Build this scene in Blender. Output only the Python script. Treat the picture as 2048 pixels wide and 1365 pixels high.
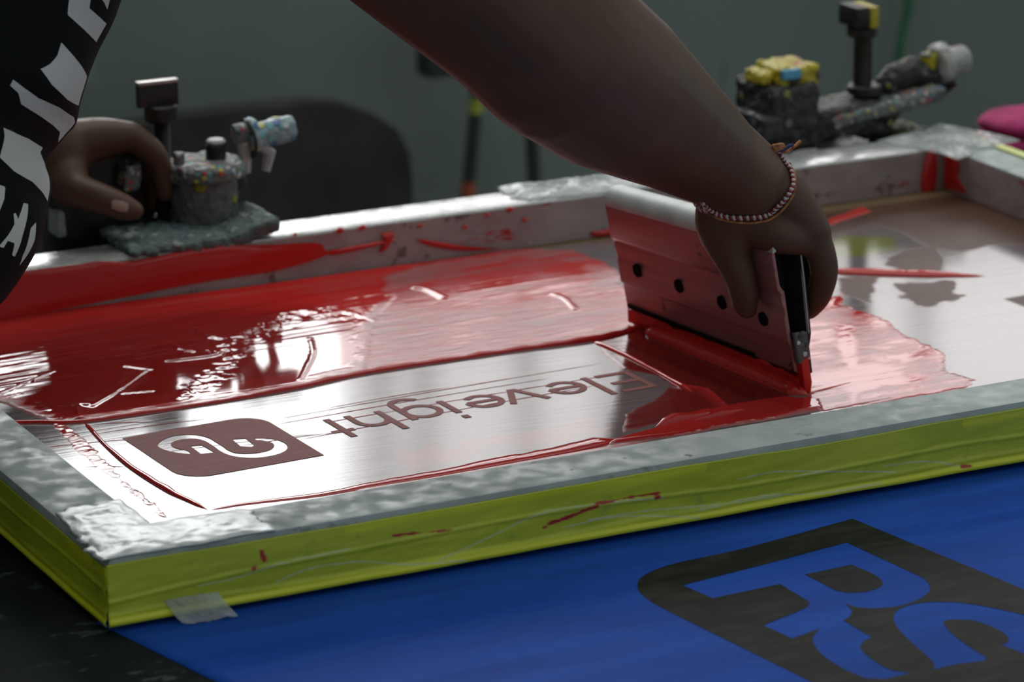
import bpy, bmesh, math, random
import numpy as np
from mathutils import Vector, Matrix
from mathutils.bvhtree import BVHTree
from mathutils.geometry import tessellate_polygon

for o in list(bpy.data.objects): bpy.data.objects.remove(o)
S = bpy.context.scene; COL = S.collection
ZT = 0.90                       # height of the screen frame's top above the floor; below, z = 0 is that top
R = math.radians

# ------------------------------------------------------------------ camera, world, lights, exposure
CAM = np.array([-0.71285697, -1.91338183, 0.74209518])
FW = np.array([0.43659615, 0.85230941, -0.28801471]); RT = np.array([0.88929244, -0.45730906, -0.00523294])
UP = np.array([0.13617182, 0.25384462, 0.95761169]); FPX = 7370.2
cd = bpy.data.cameras.new('camera'); cam = bpy.data.objects.new('camera', cd); COL.objects.link(cam)
cd.sensor_width = 22.3; cd.sensor_fit = 'HORIZONTAL'; cd.lens = FPX/2048*22.3
cd.clip_start = .05; cd.clip_end = 60
cd.dof.use_dof = True; cd.dof.focus_distance = 2.42; cd.dof.aperture_fstop = 5.6
mw = Matrix.Identity(4)
for i in range(3):
    mw[i][0] = RT[i]; mw[i][1] = UP[i]; mw[i][2] = -FW[i]; mw[i][3] = CAM[i]
cam.matrix_world = mw
S.camera = cam
S.view_settings.view_transform = 'Standard'; S.view_settings.look = 'None'
S.view_settings.gamma = 1; S.view_settings.use_curve_mapping = False; S.view_settings.exposure = 0.0

w = bpy.data.worlds.new('world'); S.world = w; w.use_nodes = True
wn = w.node_tree; bg = wn.nodes['Background']; bg.inputs[0].default_value = (.90, 1.0, .98, 1)
tc = wn.nodes.new('ShaderNodeTexCoord'); sx = wn.nodes.new('ShaderNodeSeparateXYZ'); mr = wn.nodes.new('ShaderNodeMapRange'); mr.interpolation_type = 'SMOOTHSTEP'
for i, q in zip((1, 2, 3, 4), (-.8, .3, .14, .42)): mr.inputs[i].default_value = q          # the room is darker towards the left
wn.links.new(tc.outputs['Generated'], sx.inputs[0]); wn.links.new(sx.outputs[0], mr.inputs[0]); wn.links.new(mr.outputs[0], bg.inputs[1])

def area(name, loc, rot, sx, sy, power, col=(1, 1, 1)):
    l = bpy.data.lights.new(name, 'AREA'); l.shape = 'RECTANGLE'; l.size = sx; l.size_y = sy; l.energy = power; l.color = col
    o = bpy.data.objects.new(name, l); COL.objects.link(o); o.location = loc; o.rotation_euler = rot
    return o
area('overhead_fill', (.7, .9, 2.2), (R(-8), 0, 0), 2.2, .8, 14, (1, .98, .95))  # added soft overhead fill to model the forms, no lamp is seen
WIN_BRIGHT, WIN_DIM = 7.2, 3.0

# ------------------------------------------------------------------ helpers
M0 = -.036                      # the printing mesh, recessed in the frame
TB = -.047                      # the table's surface
W, D, RW = 1.0385, .6606, .0443 # frame outside length, depth, rail width
def at(px, py, z=M0):           # where the line of sight through a photo point meets the level z
    d = FW*FPX + RT*(px-1024) - UP*(py-682.5); t = (z-CAM[2])/d[2]; return CAM + t*d
def aty(px, py, y):             # ... meets the upright plane at depth y
    d = FW*FPX + RT*(px-1024) - UP*(py-682.5); t = (y-CAM[1])/d[1]; return Vector(CAM + t*d)

rng = random.Random(4)
NR = np.random.RandomState(7)
LAT = NR.rand(256, 256)
def vnoise(x, y):
    xi = np.floor(x).astype(int); yi = np.floor(y).astype(int); fx = x-xi; fy = y-yi
    fx = fx*fx*(3-2*fx); fy = fy*fy*(3-2*fy)
    a = LAT[xi % 256, yi % 256]; b = LAT[(xi+1) % 256, yi % 256]; c = LAT[xi % 256, (yi+1) % 256]; d = LAT[(xi+1) % 256, (yi+1) % 256]
    return (a*(1-fx)+b*fx)*(1-fy)+(c*(1-fx)+d*fx)*fy
def fbm(x, y, n=4):
    s = 0; a = .5; t = 0
    for i in range(n):
        s = s+a*vnoise(x*2**i+17.3*i, y*2**i+5.1*i); t += a; a *= .55
    return s/t*2-1
def sdf(poly, X, Y):            # signed distance (inside positive)
    P = np.asarray(poly); n = len(P); d = np.full(X.shape, 1e9); ins = np.zeros(X.shape, bool)
    for i in range(n):
        ax, ay = P[i]; bx, by = P[(i+1) % n]; ex, ey = bx-ax, by-ay
        t = np.clip(((X-ax)*ex+(Y-ay)*ey)/(ex*ex+ey*ey+1e-18), 0, 1)
        d = np.minimum(d, (X-ax-t*ex)**2+(Y-ay-t*ey)**2)
        c = (ay > Y) != (by > Y)
        ins ^= c & (X < (bx-ax)*(Y-ay)/(by-ay+1e-18)+ax)
    d = np.sqrt(d); return np.where(ins, d, -d)
def pdist(line, X, Y):
    P = np.asarray(line); d = np.full(X.shape, 1e9)
    for i in range(len(P)-1):
        ax, ay = P[i]; ex, ey = P[i+1]-P[i]
        t = np.clip(((X-ax)*ex+(Y-ay)*ey)/(ex*ex+ey*ey+1e-18), 0, 1)
        d = np.minimum(d, (X-ax-t*ex)**2+(Y-ay-t*ey)**2)
    return np.sqrt(d)
def sstep(a, b, x):
    t = np.clip((x-a)/(b-a), 0, 1); return t*t*(3-2*t)
def onplane(pts, z=M0): return np.array([at(a, b, z)[:2] for a, b in pts])
def smooth_poly(pts, closed=True, sub=6, corner=42):
    P = [np.array(p, float) for p in pts]; n = len(P); out = []
    def sharp(i):
        if not closed and i in (0, n-1): return True
        a = P[i]-P[i-1]; b = P[(i+1) % n]-P[i]
        an = abs(math.degrees(math.atan2(a[0]*b[1]-a[1]*b[0], a@b))); return an > corner
    sh = [sharp(i) for i in range(n)]
    for i in range(n if closed else n-1):
        p1, p2 = P[i], P[(i+1) % n]
        p0 = 2*p1-p2 if sh[i] else P[i-1]; p3 = 2*p2-p1 if sh[(i+1) % n] else P[(i+2) % n]
        for k in range(sub):
            t = k/sub
            out.append(.5*(2*p1+(p2-p0)*t+(2*p0-5*p1+4*p2-p3)*t*t+(3*p1-p0-3*p2+p3)*t**3))
    if not closed: out.append(P[-1])
    return out
def resample(pts, step):
    P = [np.array(p, float) for p in pts]; out = [P[0]]
    for a, b in zip(P[:-1], P[1:]):
        n = max(1, int(np.linalg.norm(b-a)/step))
        out += [a+(b-a)*k/n for k in range(1, n+1)]
    return out

class MB:
    def __init__(s): s.v = []; s.f = []
    def add(s, vs, fs):
        b = len(s.v); s.v += [tuple(map(float, v)) for v in vs]; s.f += [tuple(b+i for i in f) for f in fs]; return s
    def box(s, c, d, rot=None):
        c = Vector(c); m = rot.to_matrix() if hasattr(rot, 'to_matrix') else (rot if rot else Matrix.Identity(3))
        vs = [c+m@Vector((x*d[0]/2, y*d[1]/2, z*d[2]/2)) for x in (-1, 1) for y in (-1, 1) for z in (-1, 1)]
        return s.add(vs, [(0, 1, 3, 2), (4, 6, 7, 5), (0, 4, 5, 1), (2, 3, 7, 6), (0, 2, 6, 4), (1, 5, 7, 3)])
    def prism(s, poly, axis):           # poly: 3D points, extruded by axis
        n = len(poly); a = Vector(axis); vs = [Vector(p) for p in poly]+[Vector(p)+a for p in poly]
        fs = [tuple(range(n-1, -1, -1)), tuple(range(n, 2*n))]+[(i, (i+1) % n, (i+1) % n+n, i+n) for i in range(n)]
        return s.add(vs, fs)
    def tube(s, pts, rad, seg=16, flat=None, up=None):   # swept round; flat = (direction, factor) squashes the section
        P = [Vector(p) for p in pts]; n = len(P); rad = [rad]*n if not hasattr(rad, '__len__') else rad
        vs = []; T0 = (P[1]-P[0]).normalized()
        N = Vector(up) if up is not None else (Vector((0, 0, 1)) if abs(T0.z) < .9 else Vector((1, 0, 0)))
        for i in range(n):
            T = (P[min(i+1, n-1)]-P[max(i-1, 0)]).normalized()
            N = (N-T*N.dot(T)).normalized(); B = T.cross(N)
            r = rad[i]; ra, rb = r if hasattr(r, '__len__') else (r, r)
            for k in range(seg):
                a = 2*math.pi*k/seg; vs.append(P[i]+N*(math.cos(a)*ra)+B*(math.sin(a)*rb))
        fs = [(i*seg+k, i*seg+(k+1) % seg, (i+1)*seg+(k+1) % seg, (i+1)*seg+k) for i in range(n-1) for k in range(seg)]
        fs += [tuple(range(seg-1, -1, -1)), tuple((n-1)*seg+k for k in range(seg))]
        return s.add(vs, fs)
    def limb(s, pts, rad, seg=20):      # tube with round ends
        P = [Vector(p) for p in pts]; rr = [r if hasattr(r, '__len__') else (r, r) for r in rad]
        n = len(P); Q = []; q = []
        sm = smooth_poly([tuple(p) for p in P], False, 5, 999); 
        m = len(sm)
        for i in range(m):
            t = i/5; k = min(int(t), n-2); u = t-k
            Q.append(Vector(sm[i])); q.append((rr[k][0]*(1-u)+rr[k+1][0]*u, rr[k][1]*(1-u)+rr[k+1][1]*u))
        d0 = (Q[0]-Q[1]).normalized(); d1 = (Q[-1]-Q[-2]).normalized()
        def cap(p, r, d):
            return [(p+d*(max(r)*math.sin(a)), (r[0]*math.cos(a), r[1]*math.cos(a))) for a in (R(25), R(50), R(70), R(84))]
        c0 = cap(Q[0], q[0], d0)[::-1]; c1 = cap(Q[-1], q[-1], d1)
        pts2 = [c[0] for c in c0]+Q+[c[0] for c in c1]; r2 = [c[1] for c in c0]+q+[c[1] for c in c1]
        return s.tube(pts2, r2, seg)
    def cyl(s, a, b, r, r2=None, seg=24): return s.tube([a, b], [r, r if r2 is None else r2], seg)
    def lathe(s, base, prof, axis=(0, 0, 1), seg=28):
        ax = Vector(axis).normalized(); base = Vector(base)
        return s.tube([base+ax*h for r, h in prof], [max(r, 1e-4) for r, h in prof], seg) if False else s._lathe(base, prof, ax, seg)
    def _lathe(s, base, prof, ax, seg):
        N = Vector((1, 0, 0)) if abs(ax.x) < .9 else Vector((0, 1, 0)); N = (N-ax*N.dot(ax)).normalized(); B = ax.cross(N); vs = []
        for r, h in prof:
            for k in range(seg):
                a = 2*math.pi*k/seg; vs.append(base+ax*h+N*(math.cos(a)*r)+B*(math.sin(a)*r))
        n = len(prof)
        fs = [(i*seg+k, i*seg+(k+1) % seg, (i+1)*seg+(k+1) % seg, (i+1)*seg+k) for i in range(n-1) for k in range(seg)]
        fs += [tuple(range(seg-1, -1, -1)), tuple((n-1)*seg+k for k in range(seg))]
        return s.add(vs, fs)
    def build(s, name, m, parent=None, bevel=0, smooth=True, jit=0):
        me = bpy.data.meshes.new(name); vs = s.v
        if jit: vs = [(a+rng.uniform(-jit, jit), b+rng.uniform(-jit, jit), c+rng.uniform(-jit, jit)) for a, b, c in vs]
        me.from_pydata(vs, [], s.f); me.update()
        bm = bmesh.new(); bm.from_mesh(me); bmesh.ops.recalc_face_normals(bm, faces=bm.faces)
        if bevel:
            ed = [e for e in bm.edges if len(e.link_faces) == 2 and e.calc_face_angle(0) > R(35)]
            bmesh.ops.bevel(bm, geom=ed, offset=bevel, segments=2, profile=.6, affect='EDGES', clamp_overlap=True)
        bm.to_mesh(me); bm.free()
        return link(name, me, m, parent, smooth)
def link(name, me, m, parent=None, smooth=True):
    o = bpy.data.objects.new(name, me); COL.objects.link(o)
    if m: me.materials.append(m)
    if smooth:
        me.shade_smooth()
        try: me.set_sharp_from_angle(angle=R(38))
        except Exception: pass
    if parent:
        o.parent = parent; L = Vector((0, 0, 0)); q = parent
        while q: L += q.location; q = q.parent
        me.transform(Matrix.Translation(-L))
    return o
def gridmesh(name, V, nx, ny, m, parent=None, keep=None, attrs=None, smooth=True):   # V: (nx*ny,3) numpy
    I = np.arange(nx*ny).reshape(nx, ny); q = np.stack([I[:-1, :-1], I[1:, :-1], I[1:, 1:], I[:-1, 1:]], -1).reshape(-1, 4)
    if keep is not None:
        q = q[keep[q].any(1)]; used = np.zeros(nx*ny, bool); used[q.ravel()] = True
        idx = np.cumsum(used)-1; V = V[used]; q = idx[q]
        attrs = {k: a[used] for k, a in (attrs or {}).items()}
    me = bpy.data.meshes.new(name); n = len(q)
    me.vertices.add(len(V)); me.vertices.foreach_set('co', V.astype(np.float32).ravel())
    me.loops.add(n*4); me.loops.foreach_set('vertex_index', q.astype(np.int32).ravel())
    me.polygons.add(n); me.polygons.foreach_set('loop_start', np.arange(0, n*4, 4, dtype=np.int32))
    me.update(calc_edges=True)
    for k, a in (attrs or {}).items():
        at_ = me.attributes.new(k, 'FLOAT', 'POINT'); at_.data.foreach_set('value', a.astype(np.float32))
    return link(name, me, m, parent, False) if not smooth else _sm(link(name, me, m, parent, False))
def _sm(o): o.data.shade_smooth(); return o
def flat(name, polys, z, m, parent=None, th=.0002, stagger=0):       # thin printed shapes: polys = list of (outer, [holes]) in world XY
    vs = []; fs = []
    for ip, (outer, holes) in enumerate(polys):
        loops = [[Vector((p[0], p[1], 0)) for p in outer]]+[[Vector((p[0], p[1], 0)) for p in h] for h in holes]
        b = len(vs); allp = [p for l in loops for p in l]
        vs += [(p.x, p.y, z+stagger*(ip % 7)) for p in allp]
        for t in tessellate_polygon(loops): fs.append(tuple(b+i for i in t))
    me = bpy.data.meshes.new(name); me.from_pydata(vs, [], fs); me.update()
    bm = bmesh.new(); bm.from_mesh(me); bmesh.ops.recalc_face_normals(bm, faces=bm.faces)
    for f in bm.faces:
        if f.normal.z < 0: f.normal_flip()
    r = bmesh.ops.extrude_face_region(bm, geom=list(bm.faces))
    for v in [g for g in r['geom'] if isinstance(g, bmesh.types.BMVert)]: v.co.z += th
    bm.to_mesh(me); bm.free()
    return link(name, me, m, parent, False)
def tag(o, label, cat, group=None):
    o['label'] = label; o['category'] = cat
    if group: o['group'] = group
    return o
def thing(name, label, cat, loc=(0, 0, 0), group=None):
    o = bpy.data.objects.new(name, None); COL.objects.link(o); o.location = loc; o.empty_display_size = .05
    return tag(o, label, cat, group)
def struct(o): o['kind'] = 'structure'; return o

# ------------------------------------------------------------------ materials
class N:
    def __init__(s, name):
        s.m = bpy.data.materials.new(name); s.m.use_nodes = True; s.t = s.m.node_tree; s.b = s.t.nodes['Principled BSDF']
    def new(s, k, **kw):
        n = s.t.nodes.new(k)
        for a, v in kw.items(): setattr(n, a, v)
        return n
    def l(s, a, b): s.t.links.new(a, b)
    def coord(s, scale=(1, 1, 1), rot=(0, 0, 0)):
        tc = s.new('ShaderNodeTexCoord'); mp = s.new('ShaderNodeMapping'); mp.inputs['Scale'].default_value = scale; mp.inputs['Rotation'].default_value = rot
        s.l(tc.outputs['Object'], mp.inputs[0]); return mp.outputs[0]
    def noise(s, vec, scale, detail=4, rough=.55):
        n = s.new('ShaderNodeTexNoise'); n.inputs['Scale'].default_value = scale; n.inputs['Detail'].default_value = detail; n.inputs['Roughness'].default_value = rough
        s.l(vec, n.inputs['Vector']); return n.outputs[0]
    def vor(s, vec, scale, out='Distance', rand=1):
        n = s.new('ShaderNodeTexVoronoi'); n.inputs['Scale'].default_value = scale; n.inputs['Randomness'].default_value = rand; s.l(vec, n.inputs['Vector']); return n.outputs[out]
    def ramp(s, f, a, b, ca=0.0, cb=1.0):
        n = s.new('ShaderNodeMapRange'); n.clamp = True; n.interpolation_type = 'SMOOTHSTEP'
        for i, v in zip((1, 2, 3, 4), (a, b, ca, cb)): n.inputs[i].default_value = v
        s.l(f, n.inputs[0]); return n.outputs[0]
    def mix(s, f, a, b):
        n = s.new('ShaderNodeMix'); n.data_type = 'RGBA'
        if hasattr(f, 'links') or hasattr(f, 'is_output'): s.l(f, n.inputs[0])
        else: n.inputs[0].default_value = f
        for i, c in ((6, a), (7, b)):
            if isinstance(c, (tuple, list)): n.inputs[i].default_value = (*c, 1)
            else: s.l(c, n.inputs[i])
        return n.outputs[2]
    def math(s, op, a, b=0.0, c=0.0):
        n = s.new('ShaderNodeMath'); n.operation = op
        for i, v in enumerate((a, b, c)):
            if hasattr(v, 'is_output'): s.l(v, n.inputs[i])
            else: n.inputs[i].default_value = v
        return n.outputs[0]
    def attr(s, name): n = s.new('ShaderNodeAttribute'); n.attribute_name = name; return n.outputs['Fac']
    def col(s, c):
        if isinstance(c, (tuple, list)): s.b.inputs['Base Color'].default_value = (*c, 1)
        else: s.l(c, s.b.inputs['Base Color'])
    def set(s, **kw):
        for k, v in kw.items():
            i = s.b.inputs[{'rough': 'Roughness', 'metal': 'Metallic', 'coat': 'Coat Weight', 'coatr': 'Coat Roughness', 'ior': 'IOR', 'spec': 'Specular IOR Level', 'alpha': 'Alpha', 'trans': 'Transmission Weight', 'sss': 'Subsurface Weight', 'sheen': 'Sheen Weight'}[k]]
            if hasattr(v, 'is_output'): s.l(v, i)
            else: i.default_value = v
    def bump(s, h, strength, dist=.001):
        n = s.new('ShaderNodeBump'); n.inputs['Strength'].default_value = strength; n.inputs['Distance'].default_value = dist
        s.l(h, n.inputs['Height'])
        if s.b.inputs['Normal'].links: s.l(s.b.inputs['Normal'].links[0].from_socket, n.inputs['Normal'])
        s.l(n.outputs[0], s.b.inputs['Normal'])
def simple(name, c, rough=.5, metal=0, var=.25, vs=30, bump=.0, bs=150, scale=(1, 1, 1), dirt=None, ds=20, dth=(.52, .66), coat=0, dist=.001, spec=.5):
    n = N(name); v = n.coord(scale); k = n.noise(v, vs)
    c2 = n.mix(n.ramp(k, .3, .7), tuple(x*(1-var) for x in c), tuple(min(1, x*(1+var)) for x in c))
    for i, d in enumerate(dirt or []):
        q = n.noise(n.coord(tuple(s*1.0 for s in scale), (0, 0, i*1.3+.4)), ds*(1+.35*i), 5, .6); c2 = n.mix(n.ramp(q, *dth), c2, d)
    n.col(c2); n.set(rough=rough, metal=metal, coat=coat, spec=spec)
    if bump: n.bump(n.noise(v, bs, 5), bump, dist)
    return n.m
def splatter(name, base, dens=.45, scale=90, rough=.5, spots=None):   # paint-crusted metal: random coloured blobs over a base
    n = N(name); v = n.coord(); cell = n.vor(v, scale, 'Color'); dist = n.vor(v, scale)
    sep = n.new('ShaderNodeSeparateColor'); n.l(cell, sep.inputs[0])
    cr = n.new('ShaderNodeValToRGB'); n.l(sep.outputs[0], cr.inputs[0]); cr.color_ramp.interpolation = 'CONSTANT'
    spots = spots or [(.45, .45, .42), (.3, .36, .36), (.5, .45, .46), (.10, .25, .45), (.55, .12, .06), (.5, .45, .08), (.12, .35, .33), (.45, .05, .08), (.04, .04, .04), (.55, .55, .55)]
    e = cr.color_ramp.elements; e[0].color = (*spots[0], 1); e[1].color = (*spots[1], 1); e[1].position = 1/len(spots)
    for i in range(2, len(spots)): q = e.new(i/len(spots)); q.color = (*spots[i], 1)
    big = n.noise(v, scale*.6, 5); msk = n.math('MULTIPLY', n.math('LESS_THAN', sep.outputs[1], dens), n.ramp(n.math('ADD', dist, n.math('MULTIPLY', big, .5)), .75, .6))
    n.col(n.mix(msk, base, cr.outputs[0])); n.set(rough=rough); n.bump(n.math('ADD', big, msk), .7, .002)
    return n.m

m_wall = N('grey_green_wall')
v = m_wall.coord(); k = m_wall.noise(m_wall.coord((1, 1, .35)), 2.2, 5)
c = m_wall.mix(m_wall.ramp(k, .3, .7), (.150, .188, .174), (.185, .226, .208))
c = m_wall.mix(m_wall.ramp(m_wall.noise(v, 11, 3), .66, .76), c, (.20, .25, .25))
c = m_wall.mix(m_wall.ramp(m_wall.noise(m_wall.coord((3, 3, .5), (0, 0, 1)), 7, 3), .66, .78), c, (.06, .085, .078))
m_wall.col(c); m_wall.set(rough=.7); m_wall = m_wall.m
m_floor = simple('concrete_floor', (.12, .125, .12), .7, var=.3, vs=4, bump=.3)
m_black = simple('black_rubber', (.009, .011, .012), .65, spec=.15, var=.3, vs=40, dirt=[(.045, .055, .06)], ds=26, dth=(.68, .74), bump=.3, bs=60)
m_darkmetal = simple('dark_steel', (.035, .033, .032), .45, .6, var=.4, vs=60, bump=.3)
m_leg = simple('table_steel', (.06, .06, .065), .5, .5)
m_sill = simple('window_paint', (.14, .16, .15), .5)

# ------------------------------------------------------------------ the setting
YW = 2.3; FL = -ZT
struct(MB().box((1.2, .6, FL-.05), (9, 6.4, .1)).build('floor', m_floor, smooth=False))
# back wall with two high windows
X0, X1, X2, X3, Z0, Z1 = .40, 1.216, 1.216, 3.0, .535, 1.35
b = MB()
for x0, x1, z0, z1 in [(-3, 5, FL, Z0), (-3, 5, Z1, 2.0), (-3, X0, Z0, Z1), (X3, 5, Z0, Z1)]:
    b.box(((x0+x1)/2, YW+.075, (z0+z1)/2), (x1-x0, .15, z1-z0))
struct(b.build('wall_back', m_wall, smooth=False))
def emis(name, col, s):
    n = N(name); e = n.new('ShaderNodeEmission'); e.inputs[0].default_value = (*col, 1); e.inputs[1].default_value = s
    n.l(e.outputs[0], n.t.nodes['Material Output'].inputs[0]); return n.m
m_pane = emis('daylit_glass', (1, 1, 1), WIN_BRIGHT); m_pane2 = emis('curtained_glass', (1, .97, .97), WIN_DIM)
for i, (a, bb, mm, bars) in enumerate([(X0, X1, m_pane, []), (X2, X3, m_pane2, [1.27, 1.335, 1.49, 1.62, 1.9, 2.13, 2.5])]):
    t = bpy.data.objects.new('window_%d' % (i+1), None); COL.objects.link(t); t.location = ((a+bb)/2, YW+.05, Z0); struct(t)
    MB().box(((a+bb)/2, YW+.06, (Z0+Z1)/2), (bb-a, .006, Z1-Z0)).build('pane', mm, t, smooth=False)
    f = MB()
    for x in (a+.008,) if i == 0 else (bb-.008,): f.box((x, YW+.03, (Z0+Z1)/2), (.016, .05, Z1-Z0))
    for z in (Z0+.008, Z1-.008): f.box(((a+bb)/2, YW+.03, z), (bb-a, .05, .016))
    for x in bars: f.box((x, YW+.045, (Z0+Z1)/2), (.010, .02, Z1-Z0))
    f.build('window_frame', m_sill, t, smooth=False)

# table
tb = thing('printing_table', 'long black-topped printing table under the silver screen frame', 'table', (.6, .15, FL))
MB().box((.67, .055, TB-.022), (1.78, 1.46, .04)).build('tabletop', m_black, tb, bevel=.004)
for x in (-.16, 1.5):
    for y in (-.6, .72): MB().box((x, y, (FL+TB-.042)/2), (.06, .06, TB-.042-FL)).build('leg', m_leg, tb, bevel=.004)
for y in (-.6, .72): MB().box((.67, y, TB-.08), (1.60, .03, .07)).build('apron', m_leg, tb)

# objects against the wall
m_board = simple('black_board', (.014, .013, .012), .7, var=.5, vs=12, dirt=[(.05, .045, .045)], ds=14, dth=(.6, .72))
yb = 2.05
q = [aty(x, y, yb) for x, y in [(240, 252), (370, 232), (520, 212), (620, 203), (690, 208), (750, 228), (800, 262), (822, 305), (828, 360)]]
zb = FL; poly = [Vector((q[0].x-.25, yb, zb)), Vector((q[0].x-.25, yb, q[0].z-.03))]+q+[Vector((q[-1].x, yb, zb))]
bo = MB().prism([(p.x, p.y, p.z) for p in poly], (0, .035, 0)).build('black_board', m_board, None, bevel=.006)
tag(bo, 'tall black board with a rounded upper corner standing before the grey wall', 'board')
m_stick = simple('broom_stick', (.022, .03, .028), .6, var=.3, vs=10)
m_yel = simple('yellow_paint', (.35, .38, .05), .6); m_org = simple('orange_paint', (.35, .07, .03), .6)
a, bq = aty(958, 150, 2.2), aty(936, 384, 2.2); d = (bq-a); foot = a+d*((FL-a.z)/d.z)
br = thing('floor_broom', 'upturned broom with orange and yellow bands on its dark stick', 'broom', foot, None)
MB().cyl(a, foot, .0085).build('broom_stick', m_stick, br)
for y0, y1, mm, nm in ((365, 392, m_org, 'orange_band'), (195, 225, m_yel, 'yellow_band')):
    t0 = (y0-150)/234; t1 = (y1-150)/234; MB().cyl(a+d*t0, a+d*t1, .0092).build(nm, mm, br)
h = aty(905, 122, 2.2); MB().box(h+Vector((.0, 0, 0)), (.085, .04, .032)).build('broom_head', m_stick, br, bevel=.004)
k = MB()
for i in range(60): x = rng.uniform(-.04, .04); y = rng.uniform(-.016, .016); k.cyl(h+Vector((x, y, .014)), h+Vector((x*1.15, y*1.2, .045+rng.uniform(0, .008))), .0016, seg=5)
k.build('bristles', m_stick, br)
a, bq = aty(1060, 200, 2.2), aty(1069, 368, 2.2); d = bq-a; foot = a+d*((FL-a.z)/d.z); top = a-d*.6
po = MB().cyl(top, foot, .009).lathe(top, [(.009, 0), (.011, .004), (.011, .02), (.006, .026)]).build('pole', m_stick, None)
tag(po, 'thin plain dark pole leaning on the grey wall behind the bent arm', 'pole')
m_green = simple('green_cord', (.02, .13, .055), .6)
pts = [aty(x, y, 2.27) for x, y in [(1822, -190), (1818, 0), (1806, 60), (1795, 130), (1780, 260), (1778, 420)]]; pts.append(Vector((pts[-1].x, 2.27, FL+.01)))
gc = MB().tube(smooth_poly([tuple(p) for p in pts], False), .006, 10).build('green_cord', m_green, None)
tag(gc, 'thin green cord hanging down the grey wall at upper right', 'cord')

# ------------------------------------------------------------------ sheets on the table
m_blue = N('blue_fabric'); v = m_blue.coord()
k = m_blue.noise(m_blue.coord((1, 5, 1), (0, 0, .15)), 7, 4); c = m_blue.mix(m_blue.ramp(k, .3, .72), (.011, .066, .36), (.016, .090, .48))
c = m_blue.mix(m_blue.ramp(m_blue.noise(m_blue.coord((1, 1, 1), (0, 0, .7)), 30, 3), .74, .8), c, (.06, .15, .55))
m_blue.col(c); m_blue.set(rough=.7, spec=.08); m_blue.bump(k, .5, .002); m_blue.bump(m_blue.noise(v, 700, 2), .15, .0004); m_blue = m_blue.m
m_print = N('black_print'); v = m_print.coord((1, 3, 1), (0, 0, .2)); k = m_print.noise(v, 26, 5)
m_print.col(m_print.mix(m_print.ramp(k, .42, .68), (.010, .011, .009), (.024, .026, .021))); m_print.set(rough=.6, spec=.10); m_print.bump(k, .4, .0015); m_print = m_print.m
bag = thing('blue_bag', 'blue woven bag lying flat before the screen with a black square emblem', 'bag', (.5, -.2, TB))
A, B_ = onplane([(185, 1245), (432, 1367)], TB)
dl = (B_-A)/np.linalg.norm(B_-A); o_ = np.array([A+dl*.62, A+dl*.004])
ox = np.array([1.0, .0])
nx, ny = 90, 120; U, V_ = np.meshgrid(np.linspace(0, 1, nx), np.linspace(0, 1, ny), indexing='ij')
P = (o_[0][None, None]*(1-V_[..., None])+o_[1][None, None]*V_[..., None])+U[..., None]*ox
Z = np.full_like(U, TB+.0012)
gm = gridmesh('cloth', np.dstack([P, Z]).reshape(-1, 3), nx, ny, m_blue, bag); md = gm.modifiers.new('thickness', 'SOLIDIFY'); md.thickness = .001; md.offset = -1
ZO = lambda pts: [np.array(at(1200+a/2.415, 900+b/2.415, TB+.0014)[:2]) for a, b in pts]
e1 = np.array(at(1200+2048/2.415, 900+690/2.415, TB)[:2])
c0 = np.array(at(1200+1220/2.415, 900+343/2.415, TB)[:2]); du = (e1-c0)/np.linalg.norm(e1-c0)
e2 = np.array(at(1200+1000/2.415, 900+1123/2.415, TB)[:2]); e3 = np.array(at(1200+480/2.415, 900+855/2.415, TB)[:2]); dv = (e2-e3)/np.linalg.norm(e2-e3)
left = ZO([(400, 540), (280, 575), (215, 607), (183, 640), (190, 685), (240, 730), (330, 780), (480, 855)])
top = ZO([(700, 475)])
outer = [c0]+top+left+[e2, e3+dv*.16, e3+dv*.19+np.array([.03, -.012]), c0+du*.22+np.array([-.012, -.02]), c0+du*.205]
outer = smooth_poly(outer, True, 6, 46)
Rp = [(1192, 448), (800, 552), (400, 655), (545, 717), (870, 648), (1012, 735), (985, 768), (790, 848), (930, 912), (1062, 863), (1032, 900), (1032, 935), (1075, 990), (1170, 1055), (1280, 1103), (1380, 1105), (1500, 1078), (1400, 1062), (1310, 1010), (1260, 960), (1270, 930), (1312, 905), (1175, 825), (1210, 800), (1215, 775), (1185, 743), (1250, 762), (1350, 765), (1450, 753), (1540, 722), (1590, 685), (1590, 655), (1560, 620), (1480, 582)]
Rh = [(990, 603), (1215, 555), (1320, 600), (1365, 640), (1350, 665), (1290, 685), (1200, 692), (1140, 680), (1090, 655)]
Sp = [(1420, 800), (1450, 768), (1520, 745), (1620, 735), (1750, 740), (1900, 765), (2048, 800), (2150, 850), (2200, 915), (2150, 985), (2048, 985), (1935, 940), (1965, 935), (1975, 915), (1950, 885), (1880, 850), (1800, 825), (1700, 820), (1655, 830), (1690, 880), (1780, 950), (1860, 1000), (1855, 1020), (1730, 1035), (1610, 1062), (1615, 1040), (1590, 1005), (1500, 925), (1430, 850)]
R_ = smooth_poly(ZO(Rp), True, 5, 40); H_ = smooth_poly(ZO(Rh), True, 5, 40); S_ = smooth_poly(ZO(Sp), True, 5, 40)
em = flat('emblem', [(outer, [R_, S_]), (H_, [])], TB+.0012, m_print, bag); em['label'] = 'black printed emblem'
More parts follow.
